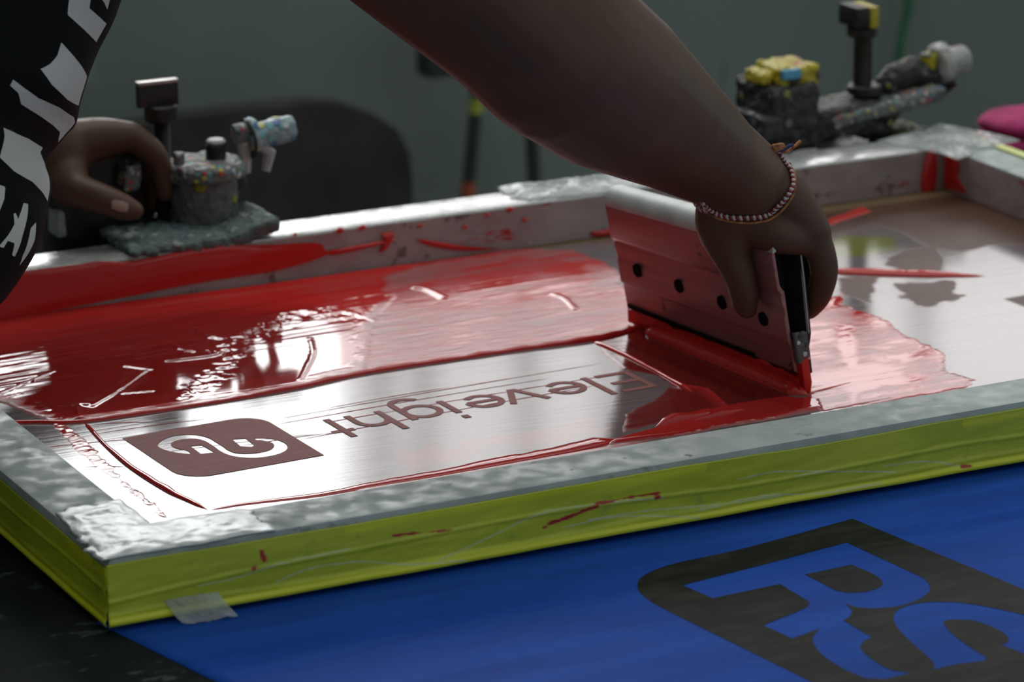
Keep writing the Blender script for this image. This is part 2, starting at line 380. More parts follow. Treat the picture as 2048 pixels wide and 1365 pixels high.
# black cloth left of the bag
m_bcloth = N('black_cloth'); v = m_bcloth.coord(); k = m_bcloth.noise(v, 16, 4); c = m_bcloth.mix(m_bcloth.ramp(k, .35, .7), (.008, .011, .0125), (.013, .017, .018))
sc = m_bcloth.noise(m_bcloth.coord((1, 2.4, 1), (0, 0, .5)), 45, 4, .65); c = m_bcloth.mix(m_bcloth.math('MULTIPLY', m_bcloth.ramp(sc, .54, .64), m_bcloth.ramp(m_bcloth.noise(v, 22, 2), .52, .60)), c, (.07, .08, .09))
m_bcloth.col(c); m_bcloth.set(rough=.75, spec=.12); m_bcloth.bump(k, .5, .004); m_bcloth = m_bcloth.m
nx, ny = 60, 120; U, V_ = np.meshgrid(np.linspace(-.125, 0, nx), np.linspace(-.52, .38, ny), indexing='ij')
XX = U+(V_-A[1])*(dl[0]/dl[1])+A[0]+.012*(U > -.001); ZZ = TB+.0006+.0022*np.clip(fbm(U*14, V_*9, 3), 0, 1)*sstep(0, .05, -U)
cl = gridmesh('black_cloth', np.dstack([XX-.0015, V_, ZZ]).reshape(-1, 3), nx, ny, m_bcloth); tag(cl, 'black cloth with faint white scuffs under the near corner of the screen', 'cloth')

# ------------------------------------------------------------------ screen frame
def stained(name, base, rough, metal, stains, bump=.06, bs=40, seed=0):
    n = N(name); v = n.coord((1, 1, 1), (0, 0, seed)); k = n.noise(v, 16, 6, .6)
    c = n.mix(n.ramp(k, .32, .68), tuple(x*.86 for x in base), tuple(min(1, x*1.1) for x in base)); msum = None
    for i, (sc, th, col, st) in enumerate(stains):
        q = n.noise(n.coord(st, (0, 0, seed+.7*i+.2)), sc, 5, .62); mk = n.ramp(q, th, th+.05); c = n.mix(mk, c, col)
        msum = mk if msum is None else n.math('MAXIMUM', msum, mk)
    n.col(c); n.set(rough=n.ramp(n.noise(v, 70, 4), .3, .7, rough*.7, rough*1.4), metal=metal)
    n.bump(n.math('ADD', n.noise(v, bs, 5), msum) if msum else n.noise(v, bs, 5), bump, .0005); return n.m
m_rail = stained('stained_aluminium', (.40, .455, .44), .6, .12, [(24, .63, (.22, .27, .26), (1, 2, 2)), (55, .68, (.08, .09, .09), (1, 1, 1)), (30, .70, (.42, .36, .36), (1, 1, 1))])
m_railin = stained('ink_smeared_aluminium', (.40, .325, .33), .5, .1, [(30, .60, (.20, .14, .14), (1, 1, 1)), (24, .61, (.42, .02, .025), (.6, 1, 2.2)), (60, .66, (.46, .46, .46), (1, 1, 1))], seed=.4)
m_farrail = stained('lit_aluminium', (.70, .71, .70), .26, .5, [(30, .70, (.45, .40, .40), (1, 1, 1)), (60, .72, (.3, .1, .1), (1, 1, 1))], bump=.12, seed=.8)  # far rail: base colour lightened to paint in the window's reflection
n = N('lime_tape'); v = n.coord(); g = n.noise(n.coord((1, 1, 2.5), (0, .1, 0)), 14, 4); g2 = n.noise(v, 45, 4)
st = n.attr('edge'); c = n.mix(n.ramp(g, .3, .7), (.46, .53, .016), (.58, .64, .024)); c = n.mix(n.ramp(g2, .62, .76), c, (.33, .40, .03)); c = n.mix(st, c, (.76, .79, .02))
c = n.mix(n.attr('shine'), c, (.62, .66, .40)); c = n.mix(n.attr('red'), c, (.45, .02, .01)); c = n.mix(n.ramp(n.noise(v, 60, 3), .72, .76), c, (.07, .09, .02)); n.col(c); n.set(rough=.42, coat=.35, coatr=.2)  # pale lines paint the shine along the tape's folds
n.bump(n.noise(n.coord((1, 1, 4), (0, .12, 0)), 40, 4), .3, .0012); m_lime = n.m
n = N('clear_tape'); v = n.coord(); n.col(n.mix(n.ramp(n.noise(v, 60, 5), .4, .65), (.55, .60, .60), (.80, .82, .82))); n.set(rough=.16, alpha=n.ramp(n.noise(v, 34, 4), .35, .65, .30, .65)); n.bump(n.vor(v, 36), .5, .003); m_clear = n.m
n = N('crumpled_foil_tape'); v = n.coord(); n.col(n.mix(n.ramp(n.noise(v, 50, 5), .4, .6), (.46, .50, .49), (.60, .64, .64))); n.set(rough=.38, metal=.3); n.bump(n.vor(n.coord((1, 1, 1), (0, 0, .5)), 42), .4, .0014); n.bump(n.noise(v, 160, 3), .3, .001); m_foil = n.m

fr = thing('printing_screen', 'silver printing screen with lime taped sides and a mesh', 'printing screen', (W/2, D/2, -.04))
def rail(outer0, outer1, inner1, inner0, nm='rail'):
    bt = MB().prism([(p[0], p[1], -.04) for p in (outer0, outer1, inner1, inner0)], (0, 0, .04)); return bt.build(nm, m_farrail if outer0[1] > .1 and outer1[1] > .1 and outer0[0] > outer1[0] else m_rail, fr, bevel=.003)
c_ = [(0, 0), (W, 0), (W, D), (0, D)]; i_ = [(RW, RW), (W-RW, RW), (W-RW, D-RW), (RW, D-RW)]
for k in range(4): rail(c_[k], c_[(k+1) % 4], i_[(k+1) % 4], i_[k])
# dried ink skin on the two inner walls that show
def wallskin(p0, p1, inward, nm):
    p0 = np.array(p0); p1 = np.array(p1); L = np.linalg.norm(p1-p0); nx, nz = int(L/.004), 14
    U, V_ = np.meshgrid(np.linspace(0, 1, nx), np.linspace(0, 1, nz), indexing='ij')
    off = .0012+.0008*fbm(U*L*60, V_*3, 3)
    XY = p0+(p1-p0)*U[..., None]+np.array(inward)*off[..., None]
    Z = M0+.0005+V_*(-.0015-M0-.0005)+.0006*fbm(U*L*40, V_*0+3, 2)*V_
    return gridmesh(nm, np.dstack([XY, Z]).reshape(-1, 3), nx, nz, m_railin, fr)
wallskin(i_[3], i_[2], (0, -1), 'ink_crust'); wallskin(i_[2], i_[1], (-1, 0), 'ink_crust')
# lime tape along the near, left and right outer faces
def tape(p0, p1, outward, nm, lip, seed, red=None, shine=None):
    p0 = np.array(p0, float); p1 = np.array(p1, float); L = np.linalg.norm(p1-p0); nx, nz = int(L/.0014), 50
    U, V_ = np.meshgrid(np.linspace(0, 1, nx), np.linspace(0, 1, nz), indexing='ij'); s = U*L
    topz = -.0045+.0028*fbm(s*7+seed, s*0+seed, 3)+lip
    Z = topz*(1-V_)+(-.0415-.0006*fbm(s*20, s*0+seed+3, 2))*V_
    fold = np.exp(-((V_-.80-.09*fbm(s*5, s*0+seed, 2))/.05)**2)*.0007+np.exp(-((V_-.5-.45*fbm(s*3.1+4, s*0+seed, 2))/.035)**2)*.0007
    off = .0010+fold+.0012*fbm(s*16, V_*2.2+s*10, 4)*np.sin(V_*math.pi)+.0018*np.exp(-((V_-.95)/.06)**2)
    XY = p0+(p1-p0)*U[..., None]+np.array(outward)*off[..., None]
    edge = np.clip(sstep(.80, .93, V_+.07*fbm(s*6, s*0+seed, 2))+.7*np.exp(-((V_-.1-.1*fbm(s*9, s*0, 2))/.07)**2)*(fbm(s*8+9, s*0, 2) > .15), 0, 1)
    rd = np.zeros_like(U); cr = np.zeros_like(U); jit = .0012*fbm(s*160, V_*9, 3)
    for ln, wd_ in (red or []):
        q_ = np.array([(P_.x, -P_.z) for P_ in (aty(a_, b_, -.001) for a_, b_ in ln)]); rd = np.maximum(rd, sstep(wd_, wd_*.5, pdist(q_, s, V_*.0415)+jit))
    for ln in (shine or []):
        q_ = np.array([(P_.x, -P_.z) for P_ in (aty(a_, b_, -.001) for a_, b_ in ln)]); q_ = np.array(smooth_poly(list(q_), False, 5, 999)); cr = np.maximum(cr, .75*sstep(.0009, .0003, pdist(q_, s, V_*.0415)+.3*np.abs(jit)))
    o = gridmesh(nm, np.dstack([XY, Z]).reshape(-1, 3), nx, nz, m_lime, fr, attrs={'edge': edge.ravel(), 'red': rd.ravel(), 'shine': cr.ravel()})
    md = o.modifiers.new('thickness', 'SOLIDIFY'); md.thickness = .0005; md.offset = -1; return o
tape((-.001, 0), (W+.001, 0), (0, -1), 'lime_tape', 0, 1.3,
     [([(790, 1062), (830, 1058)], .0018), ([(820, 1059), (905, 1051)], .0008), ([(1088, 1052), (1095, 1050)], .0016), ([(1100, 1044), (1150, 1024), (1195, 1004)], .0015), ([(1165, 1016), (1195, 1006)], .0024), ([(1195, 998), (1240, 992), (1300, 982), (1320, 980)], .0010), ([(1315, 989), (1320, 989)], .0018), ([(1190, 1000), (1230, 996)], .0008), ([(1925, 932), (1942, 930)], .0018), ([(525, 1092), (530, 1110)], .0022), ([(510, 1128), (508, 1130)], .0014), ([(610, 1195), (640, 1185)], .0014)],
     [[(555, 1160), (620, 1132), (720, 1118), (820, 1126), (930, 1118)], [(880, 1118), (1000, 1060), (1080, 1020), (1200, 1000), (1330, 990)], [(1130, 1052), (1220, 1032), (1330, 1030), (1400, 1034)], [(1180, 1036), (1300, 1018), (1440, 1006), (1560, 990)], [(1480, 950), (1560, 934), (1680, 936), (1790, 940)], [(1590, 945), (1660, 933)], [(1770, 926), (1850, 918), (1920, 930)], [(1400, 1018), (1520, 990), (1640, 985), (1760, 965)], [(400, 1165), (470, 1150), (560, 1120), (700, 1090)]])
tape((0, D), (0, -.001), (-1, 0), 'lime_tape', -.0008, 7.7); tape((W, 0), (W, D), (1, 0), 'lime_tape', .002, 3.1)
# lime lip folded over the right rail's top edge
MB().box((W-.004, D/2, .0012), (.010, D-.05, .0012)).build('tape_lip', m_lime, fr)
# crumpled tape on the near corner, clear flap under it, clear plastic on the far right corner
def crumple(cx, cy, sx, sy, z, amp, nm, m, ang=0, seed=0, edgej=.15, thick=.0006, drape=None):
    nx = ny = 44; U, V_ = np.meshgrid(np.linspace(-1, 1, nx), np.linspace(-1, 1, ny), indexing='ij')
    rr = 1+edgej*fbm(np.arctan2(V_, U)*2.2+seed, U*0+seed, 3); X = U*sx/2*rr; Y = V_*sy/2*rr
    Xw = cx+X*math.cos(ang)-Y*math.sin(ang); Yw = cy+X*math.sin(ang)+Y*math.cos(ang)
    nz = np.abs(fbm(Xw*70+seed, Yw*70, 3)); Z = z+amp*(1-nz)*(1-np.maximum(abs(U), abs(V_))**4)
    if drape: Z = drape(Xw, Yw, Z)
    o = gridmesh(nm, np.dstack([Xw, Yw, Z]).reshape(-1, 3), nx, ny, m, fr, smooth=True); md = o.modifiers.new('thickness', 'SOLIDIFY'); md.thickness = thick; md.offset = -1; return o
crumple(.052, .023, .105, .046, .0006, .002, 'corner_tape', m_foil, .0, 1.0, .16)
crumple(.022, .052, .046, .085, .0006, .002, 'corner_tape', m_foil, .0, 4.0, .16)
crumple(W-.03, D-.03, .085, .085, .001, .006, 'clear_plastic', m_clear, .3, 2.0, .2)
crumple(.655, D-.022, .12, .05, .001, .006, 'clear_plastic', m_clear, -.1, 6.0, .2)
# torn flap of clear tape at the foot of the near corner
nx, ny = 30, 16; U, V_ = np.meshgrid(np.linspace(0, 1, nx), np.linspace(0, 1, ny), indexing='ij')
FX = .034+.034*U+.008*V_; FZ = -.031-.0135*V_-.002*fbm(U*6, V_*2, 2)*V_; FY = -.0022-.003*V_-.0015*fbm(U*9+3, V_*4, 3)-.010*V_**2*(.4+.6*U)
m_flap = simple('clear_flap', (.62, .66, .64), .15, var=.2, vs=60); m_flap.node_tree.nodes['Principled BSDF'].inputs['Alpha'].default_value = .32
fo = gridmesh('tape_flap', np.dstack([FX, FY, FZ]).reshape(-1, 3), nx, ny, m_flap, fr)
md = fo.modifiers.new('thickness', 'SOLIDIFY'); md.thickness = .0003

# mesh with its emulsion
nx, ny = 560, 400; xs = np.linspace(RW-.003, W-RW+.003, nx); ys = np.linspace(RW-.003, D-RW+.003, ny); X, Y = np.meshgrid(xs, ys, indexing='ij')
bare = np.zeros_like(X)
def bl(pts, amp=.006, sharp=.002, sc=60):
    global bare
    d_ = sdf(onplane(pts), X, Y)+amp*fbm(X*sc, Y*sc, 3); bare = np.maximum(bare, sstep(-sharp, sharp, d_))
bl([(1500, 450), (1660, 395), (1885, 360), (2200, 430), (2300, 560), (2048, 488), (1980, 492), (1925, 505), (1880, 500), (1845, 488), (1800, 465), (1750, 448), (1660, 472)], .002)
bl([(1800, 500), (1880, 490), (1890, 545), (1840, 552), (1770, 530)], .004); bl([(1680, 555), (1760, 552), (1740, 605), (1690, 590)], .006)
bl([(1790, 570), (1910, 560), (1920, 600), (1830, 615)], .008, sc=90); bl([(2008, 598), (2080, 585), (2110, 640)], .001)
bare = np.maximum(bare, sstep(.012, .008, D-RW-Y+.003*fbm(X*20, Y*20, 2)))
olive = sstep(-.004, .006, sdf(onplane([(1640, 490), (1690, 468), (1790, 475), (1800, 500), (1720, 515), (1640, 515)]), X, Y)+.005*fbm(X*40, Y*60, 3))
tan_ = sstep(.030, .012, D-RW-Y+.003*fbm(X*18+3, Y*20, 2))
ghost = .8*sstep(-.012, .014, sdf(onplane([(740, 925), (830, 890), (1000, 862), (1190, 830), (1205, 868), (1000, 912), (760, 950)]), X, Y)+.012*fbm(X*45, Y*70, 3))*sstep(-.35, .25, fbm(X*60+9, Y*90, 3))
n = N('screen_mesh'); v = n.coord((1, 1, 1), (0, 0, -.04)); em = n.attr('bare')
st = n.noise(n.coord((3, 260, 1), (0, 0, -.04)), 1, 4, .6)
c = n.mix(n.ramp(st, .3, .7), (.165, .130, .136), (.205, .165, .172)); c = n.mix(n.attr('olive'), c, (.17, .18, .04)); c = n.mix(n.attr('ghost'), c, (.34, .12, .115))
cb = n.mix(n.ramp(n.noise(v, 12, 4), .3, .7), (.085, .042, .028), (.11, .055, .036)); cb = n.mix(n.attr('tan'), cb, (.20, .135, .07)); c = n.mix(em, c, cb)
n.col(c); n.set(rough=n.math('ADD', n.math('MULTIPLY', em, .35), n.ramp(st, .3, .7, .07, .12)), spec=n.math('SUBTRACT', .5, n.math('MULTIPLY', em, .28)))
n.bump(st, .12, .0006); n.bump(n.noise(v, 1600, 2), .08, .0002); m_mesh = n.m
V3 = np.dstack([X, Y, np.full_like(X, M0)]).reshape(-1, 3)
mo = gridmesh('screen_mesh', V3, nx, ny, m_mesh, fr, attrs={'bare': bare.ravel(), 'olive': olive.ravel(), 'ghost': ghost.ravel(), 'tan': tan_.ravel()})
md = mo.modifiers.new('thickness', 'SOLIDIFY'); md.thickness = .0006; md.offset = -1
# open stencil: emblem and lettering
m_sten = N('open_stencil'); k = m_sten.noise(m_sten.coord((4, 200, 1), (0, 0, -.04)), 1, 4); m_sten.col(m_sten.mix(m_sten.ramp(k, .3, .7), (.28, .098, .092), (.33, .12, .112))); m_sten.set(rough=.6, spec=.10); m_sten = m_sten.m
ZQ = lambda pts: [np.array(at(150+a/3.4133, 660+b/3.4133)[:2]) for a, b in pts]
LO = np.array([.1344, .2093]); LA = .0399; LS = .1012
def luv(u, v): return LO+np.array([u*math.cos(LA)-v*math.sin(LA), u*math.sin(LA)+v*math.cos(LA)])
rc = .021; sq = [luv(0, 0+rc)]
sq = [luv(0, LS)]+[luv(LS-rc+rc*math.sin(a), LS-rc+rc*math.cos(a)) for a in np.linspace(0, math.pi/2, 12)]+[luv(LS, 0)]+[luv(rc-rc*math.sin(a), rc-rc*math.cos(a)) for a in np.linspace(0, math.pi/2, 12)]
gl = [(795, 852), (700, 843), (620, 825), (575, 805), (565, 788), (590, 760), (650, 732), (720, 720), (800, 718), (870, 728), (920, 745), (970, 775), (1010, 800), (1040, 822), (1090, 842), (1160, 848), (1250, 842), (1330, 822), (1360, 795), (1345, 775), (1300, 762), (1240, 755), (1222, 743), (1290, 742), (1370, 752), (1430, 775), (1450, 800), (1440, 825), (1390, 850), (1310, 868), (1220, 877), (1130, 872), (1060, 860), (1000, 835), (950, 800), (900, 768), (850, 750), (790, 745), (720, 752), (670, 768), (655, 785), (675, 805), (720, 818), (765, 827)]
bk1 = [(787, 797), (865, 790), (952, 840), (860, 850)]; bk2 = [(1072, 750), (1165, 745), (1225, 792), (1205, 803), (1130, 798)]
so = flat('stencil_emblem', [(sq, [smooth_poly(ZQ(gl), True, 4, 60), ZQ(bk1), ZQ(bk2)])], M0+.0001, m_sten, fr, .0002)
# lettering: reading direction runs towards the left rail, tops towards the camera
SL = 5.0
def txy(x, y):                    # reading-frame millimetres -> world
    u = 373-x; vv = 68.3-.034*(u-134)-y; return luv(u/1000, vv/1000)
strokes = []
def arc(cx, cy, rx, ry, a0, a1, n=26): return [(cx+rx*math.cos(R(a0+(a1-a0)*i/n)), cy+ry*math.sin(R(a0+(a1-a0)*i/n))) for i in range(n+1)]
h2 = SL/2
strokes += [[(h2, 0), (h2, 43)], [(0, h2), (27, h2)], [(0, 22), (25, 22)], [(0, 43-h2), (27, 43-h2)]]          # E
strokes += [[(35.5, 0), (35.5, 44)]]                                                                          # l
for cx in (57.5, 122.5):
    strokes += [arc(cx, 14.6, 12.2, 12.4, 0, 318), [(cx-12.2, 14.6), (cx+12.2, 14.6)]]                           # e
strokes += [[(79.5, 30), (92.5, 1.2)], [(107.5, 30), (94.5, 1.2)], [(90.3, 2.2), (96.7, 2.2)]]                  # v
strokes += [[(149.5, 0), (149.5, 29.5)], [(149.5, 36.5), (149.5, 42.5)]]                                       # i
strokes += [arc(170.5, 14.6, 12.4, 12.4, 0, 360, 36), [(183, 29.5), (183, -5)], arc(172, -5, 11, 10.5, 0, -150)] # g
strokes += [[(197.5, 0), (197.5, 44)], arc(209.5, 16.5, 11, 11, 170, 0), [(220.5, 17), (220.5, 0)]]              # h
strokes += [[(236, 0), (236, 43)], [(228.5, 28), (245, 28)]]                                                    # t
polys = []
for s_ in strokes:
    P = [np.array(p, float) for p in s_]; Ls = []; Rs = []
    for i in range(len(P)):
        t = P[min(i+1, len(P)-1)]-P[max(i-1, 0)]; t /= np.linalg.norm(t); nn = np.array([-t[1], t[0]])*SL/2
        Ls.append(P[i]+nn); Rs.append(P[i]-nn)
    if np.linalg.norm(P[0]-P[-1]) < .01: polys.append(([txy(*q) for q in Ls[:-1]], [[txy(*q) for q in Rs[:-1]]]))
    else: polys.append(([txy(*q) for q in Ls]+[txy(*q) for q in Rs[::-1]], []))
flat('stencil_lettering', polys, M0+.0001, m_sten, fr, .0002, 1e-5)

# ------------------------------------------------------------------ ink
n = N('wet_red_ink'); fm = n.attr('film'); v = n.coord((1, 1, 1), (0, 0, -.04)); st = n.noise(n.coord((6, 150, 6), (0, 0, -.04)), 1, 5, .6); fine = n.noise(n.coord((60, 260, 60), (0, 0, -.04)), 1, 3)
inv = n.math('SUBTRACT', 1.0, fm); dsh = n.attr('dark_shade')
c = n.mix(n.ramp(n.math('ADD', fm, n.math('MULTIPLY', n.math('SUBTRACT', st, .5), .35)), .12, .85), (.40, .145, .15), (.60, .028, .024)); c = n.mix(dsh, c, (.075, .009, .008)); n.col(c)  # dark tint: painted shade by the squeegee, darker ink at lower left
n.set(rough=n.math('ADD', .045, n.math('MULTIPLY', n.ramp(inv, .1, .6), .16)), ior=1.5)
hb = n.math('MULTIPLY', fine, n.ramp(inv, .1, .6)); n.bump(hb, .22, .0012); n.bump(st, .03, .001); m_ink = n.m
ink = thing('red_ink', 'glossy wet red ink spread and ridged over the screen mesh', 'ink', (.35, .4, M0))
step = .00115; xs = np.arange(RW+.0015, .90, step); ys = np.arange(RW+.0005, D-RW-.0015, step); X, Y = np.meshgrid(xs, ys, indexing='ij')
dark_shade = np.zeros_like(X); film = np.zeros_like(X); hgt = np.full_like(X, -.0012); cov = np.zeros_like(X)
def ca(x, y, a=.04): return x*math.cos(a)+y*math.sin(a), -x*math.sin(a)+y*math.cos(a)
XR, YR = ca(X, Y)
streak = fbm(XR*9, YR*170, 4); blot = fbm(X*30, Y*45, 4); fineb = fbm(X*120, Y*150, 3)
def region(pts, fv, h, amp=.004, soft=.004, sc=1.0, stk=0.0, tex=0.0, blt=0.0, dsh=0.0, fs=None):
    global film, hgt, cov, dark_shade
    d_ = sdf(onplane(pts), X, Y)+amp*(.6*blot+.4*fineb+stk*streak)
    k = sstep(-soft, soft, d_); kf = k if fs is None else sstep(-fs, fs, d_-fs*.6+.006*streak+.006*blot); f = np.clip(fv*(1+tex*streak+blt*blot), 0, 1)
    film = np.where(k > .02, np.maximum(film, f*kf), film)
    hh = -.0008+k*(h+.0008)+k*h*(.35*streak*tex if fv < .9 else 0)
    hgt = np.maximum(hgt, hh); cov = np.maximum(cov, k); dark_shade = np.where(k > .05, k*dsh, dark_shade)
rA = [(-60, 850), (60, 846), (155, 845), (275, 829), (440, 804), (600, 775), (700, 752), (800, 735), (900, 721), (1040, 700), (1170, 682), (1235, 668), (1278, 655)]
region([(-320, 700), (-150, 560), (0, 556), (90, 545), (200, 533), (300, 512), (390, 500), (520, 488), (650, 486), (690, 500), (760, 505), (880, 498), (1010, 494), (1008, 508), (900, 530), (800, 556), (800, 590), (765, 630), (745, 690), (738, 742), (600, 775), (440, 804), (275, 829), (155, 845), (110, 850), (40, 820)], 1.0, .0009, .003, .004, stk=.5, tex=.06, fs=.012)
region([(700, 530), (780, 556), (900, 530), (1010, 500), (1160, 505), (1235, 540), (1260, 600), (1000, 625), (800, 640), (700, 660)], .62, .0004, .003, .008, stk=.8, tex=.5, blt=.4, fs=.02)
region([(640, 700), (690, 590), (760, 530), (1010, 494), (1150, 500), (1235, 538), (1285, 640), (1278, 655), (1170, 682), (900, 721), (690, 757), (640, 766)], .44, .0004, .003, .006, stk=.8, tex=.7, blt=.8)
region([(60, 800), (110, 850), (150, 900), (330, 1040), (340, 1036), (235, 945), (165, 875)], .5, .0003, .006, .003, tex=.6, blt=1.2)
region([(1185, 684), (1278, 655), (1420, 700), (1600, 785), (1560, 800), (1450, 815), (1350, 842), (1330, 800), (1352, 778), (1310, 752), (1240, 738), (1205, 712)], .75, .0003, .002, .005, tex=.25, dsh=.8)  # darkened to paint in the squeegee's shade and dark reflection
region([(1335, 770), (1400, 780), (1440, 815), (1330, 846), (1235, 874), (1240, 828), (1300, 800)], .55, .0002, .003, .008, tex=.4, dsh=.75)  # dark film paints the reflected arm and squeegee
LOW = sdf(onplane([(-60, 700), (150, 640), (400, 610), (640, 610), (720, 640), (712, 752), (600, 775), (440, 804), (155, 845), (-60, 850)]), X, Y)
dark_shade = np.maximum(dark_shade, .55*sstep(-.02, .04, LOW+.02*streak)*(film > .7))
region([(1218, 890), (1225, 882), (1300, 862), (1380, 838), (1450, 815), (1560, 798), (1640, 800), (1645, 820), (1500, 846), (1330, 876)], 1.0, .0022, .003, .003, tex=.15)
region([(640, 985), (760, 968), (900, 944), (1000, 927), (1110, 905), (1225, 884), (1330, 876), (1200, 920), (1000, 940), (760, 985)], .34, .0003, .004, .004, tex=.7)
region([(1590, 640), (1640, 620), (1690, 610), (1760, 635), (1830, 680), (1885, 705), (1905, 745), (1960, 760), (1930, 778), (1800, 800), (1645, 825), (1610, 790)], .58, .0005, .006, .005, stk=.6, tex=.6, blt=1.0)
for pp in ([(1668, 648), (1715, 652), (1725, 735), (1690, 745), (1665, 700)], [(1690, 780), (1725, 775), (1715, 815), (1700, 820)], [(1640, 600), (1690, 585), (1690, 615), (1640, 630)]): region(pp, 1.0, .00052, .006, .010, tex=.3)
region([(1560, 470), (1640, 445), (1730, 412), (1860, 385), (1890, 378), (1960, 395), (2070, 425), (2070, 432), (1960, 404), (1890, 389), (1740, 424), (1640, 458)], 1.0, .001, .0015, .0015, tex=.2)
# wrinkled, bubbled skin where the ink was dragged
mB = np.zeros_like(X)
for bub, bw in (([(600, 635), (530, 655), (478, 680), (445, 705)], .012), ([(470, 715), (440, 745), (375, 795)], .008), ([(450, 690), (452, 740)], .004)): mB = np.maximum(mB, np.exp(-(pdist(onplane(bub), X, Y)/bw)**2))
hgt += mB*.0009*np.clip(fbm(X*170, Y*150, 2), -.3, 1)*(film > .6)
mC = np.exp(-(pdist(onplane([(560, 640), (650, 625), (740, 640)]), X, Y)/.012)**2); hgt += mC*.0006*fbm(X*120, Y*110, 3)*(film > .3)
mD = np.exp(-(pdist(onplane([(95, 810), (170, 880), (260, 965), (335, 1035)]), X, Y)/.007)**2); hgt += mD*.0007*np.clip(fbm(X*160+5, Y*130, 3), -.2, 1)
hgt += np.where(film > .6, .00035*streak*sstep(.40, .48, Y-.12*X), 0)
# scratches and stringy ridges
for ln, wd, hh in [([(185, 815), (235, 785), (290, 745)], .0016, .0007), ([(150, 840), (230, 838), (300, 832)], .0022, .0008), ([(245, 790), (305, 785)], .001, .0005), ([(335, 725), (420, 715), (440, 708)], .002, .0008), ([(250, 735), (300, 742)], .002, .0006), ([(165, 850), (155, 815), (175, 812)], .003, .001),
                   ([(0, 640), (150, 622), (330, 600), (480, 582), (640, 560), (820, 535)], .005, .0016), ([(60, 575), (260, 548), (500, 520), (700, 510)], .006, .0013), ([(640, 505), (700, 495), (760, 478)], .003, .001), ([(830, 577), (855, 582), (890, 598)], .0028, .0014), ([(1105, 590), (1130, 600), (1150, 620)], .0025, .001),
                   ([(620, 680), (625, 710), (612, 740), (600, 762)], .0016, .0006), ([(340, 690), (360, 700), (385, 705)], .002, .0007), ([(0, 790), (60, 765), (110, 745)], .0014, .0006), ([(0, 800), (40, 790)], .001, .0005),
                   ([(820, 520), (900, 498), (1000, 500)], .006, .0016), ([(390, 660), (420, 675), (445, 680)], .003, .0007)]:
    dd = pdist(np.array([p[:2] for p in smooth_poly(list(onplane(ln)), False, 5, 999)]), X, Y)+.0004*fineb
    hgt += np.where(cov > .3, hh*np.exp(-(dd/wd)**2), 0); film = np.maximum(film, .8*np.exp(-(dd/wd)**2)*(cov > .3))
V3 = np.dstack([X, Y, M0+hgt]).reshape(-1, 3)
gridmesh('ink_film', V3, len(xs), len(ys), m_ink, ink, keep=(hgt > -.0004).ravel(), attrs={'film': film.ravel(), 'dark_shade': dark_shade.ravel()})
def ridge(pts, wd, ht, nm, jit=.15, z=M0-.0002, sub=6, seed=0, px=True, taper=True):
    P = [np.array(p) for p in (onplane(pts) if px else pts)]; P = smooth_poly(P, False, sub, 999); P = resample(P, .003); n_ = len(P); seg = 9; vs = []; 
    wd = np.interp(np.linspace(0, 1, n_), np.linspace(0, 1, len(wd)), wd); ht = np.interp(np.linspace(0, 1, n_), np.linspace(0, 1, len(ht)), ht)
    for i in range(n_):
        t = P[min(i+1, n_-1)]-P[max(i-1, 0)]; t /= np.linalg.norm(t); nn = np.array([-t[1], t[0]])
        j = float(fbm(np.array([i*.21+seed]), np.array([seed*1.7]), 3)[0]); e = min(1, (i+.3)/3, (n_-1-i+.3)/3) if taper else 1
        w_ = wd[i]*(1+jit*1.6*j)*e/2; h_ = ht[i]*(1+jit*j)*e; sh = wd[i]*jit*j
        for k in range(seg):
            a = math.pi*k/(seg-1); q_ = P[i]+nn*(math.cos(a)*w_+sh); vs.append((q_[0], q_[1], z+math.sin(a)*h_))
    V = np.array(vs); return gridmesh(nm, V, n_, seg, m_ink, ink, attrs={'film': np.ones(len(V))})
ridge(rA, [.004, .005, .006, .005, .0055, .007, .0075, .0055, .0065, .008, .009], [.0016, .002, .0026, .0024, .003, .003, .003, .0026, .003, .0035, .004], 'ink_ridge', .3, seed=1)
ridge([(168, 845), (205, 885), (255, 930), (330, 978), (418, 1022)], [.003, .0035, .0042, .005, .006, .003], [.0012, .0018, .002, .0022, .0022, .001], 'ink_ridge', .12, seed=3)
ridge([(415, 1022), (480, 1010), (560, 1000), (640, 990), (760, 968), (900, 943), (1040, 917), (1160, 895), (1235, 878)], [.003, .006, .008, .009, .012, .014, .015, .016, .018], [.0008, .0009, .001, .0012, .0015, .0016, .0016, .0018, .0025], 'ink_ridge', .12, seed=5)
ridge([(1185, 682), (1250, 712), (1320, 748), (1385, 786)], [.007, .005, .004, .006], [.0022, .002, .0018, .003], 'ink_string', .15, seed=7)
ridge([(1290, 662), (1360, 690), (1450, 728), (1530, 760), (1612, 792)], [.014, .016, .017, .017, .020], [.006, .0075, .008, .008, .007], 'ink_bank', .08, seed=9)
ridge([(1612, 790), (1680, 772), (1720, 762)], [.005, .003, .001], [.002, .001, .0005], 'ink_string', .3, seed=11)
ridge([(1310, 858), (1350, 845), (1400, 836), (1430, 822)], [.004, .009, .008, .004], [.002, .0045, .004, .002], 'ink_lump', .3, seed=13, z=M0+.001)
ridge([(1370, 850), (1440, 835), (1500, 822)], [.004, .006, .003], [.002, .004, .002], 'ink_lump', .3, seed=15, z=M0+.001)
ridge([(1655, 543), (1720, 545), (1850, 549), (1975, 553)], [.012, .016, .014, .003], [.003, .0035, .003, .001], 'ink_ridge', .2, seed=31)
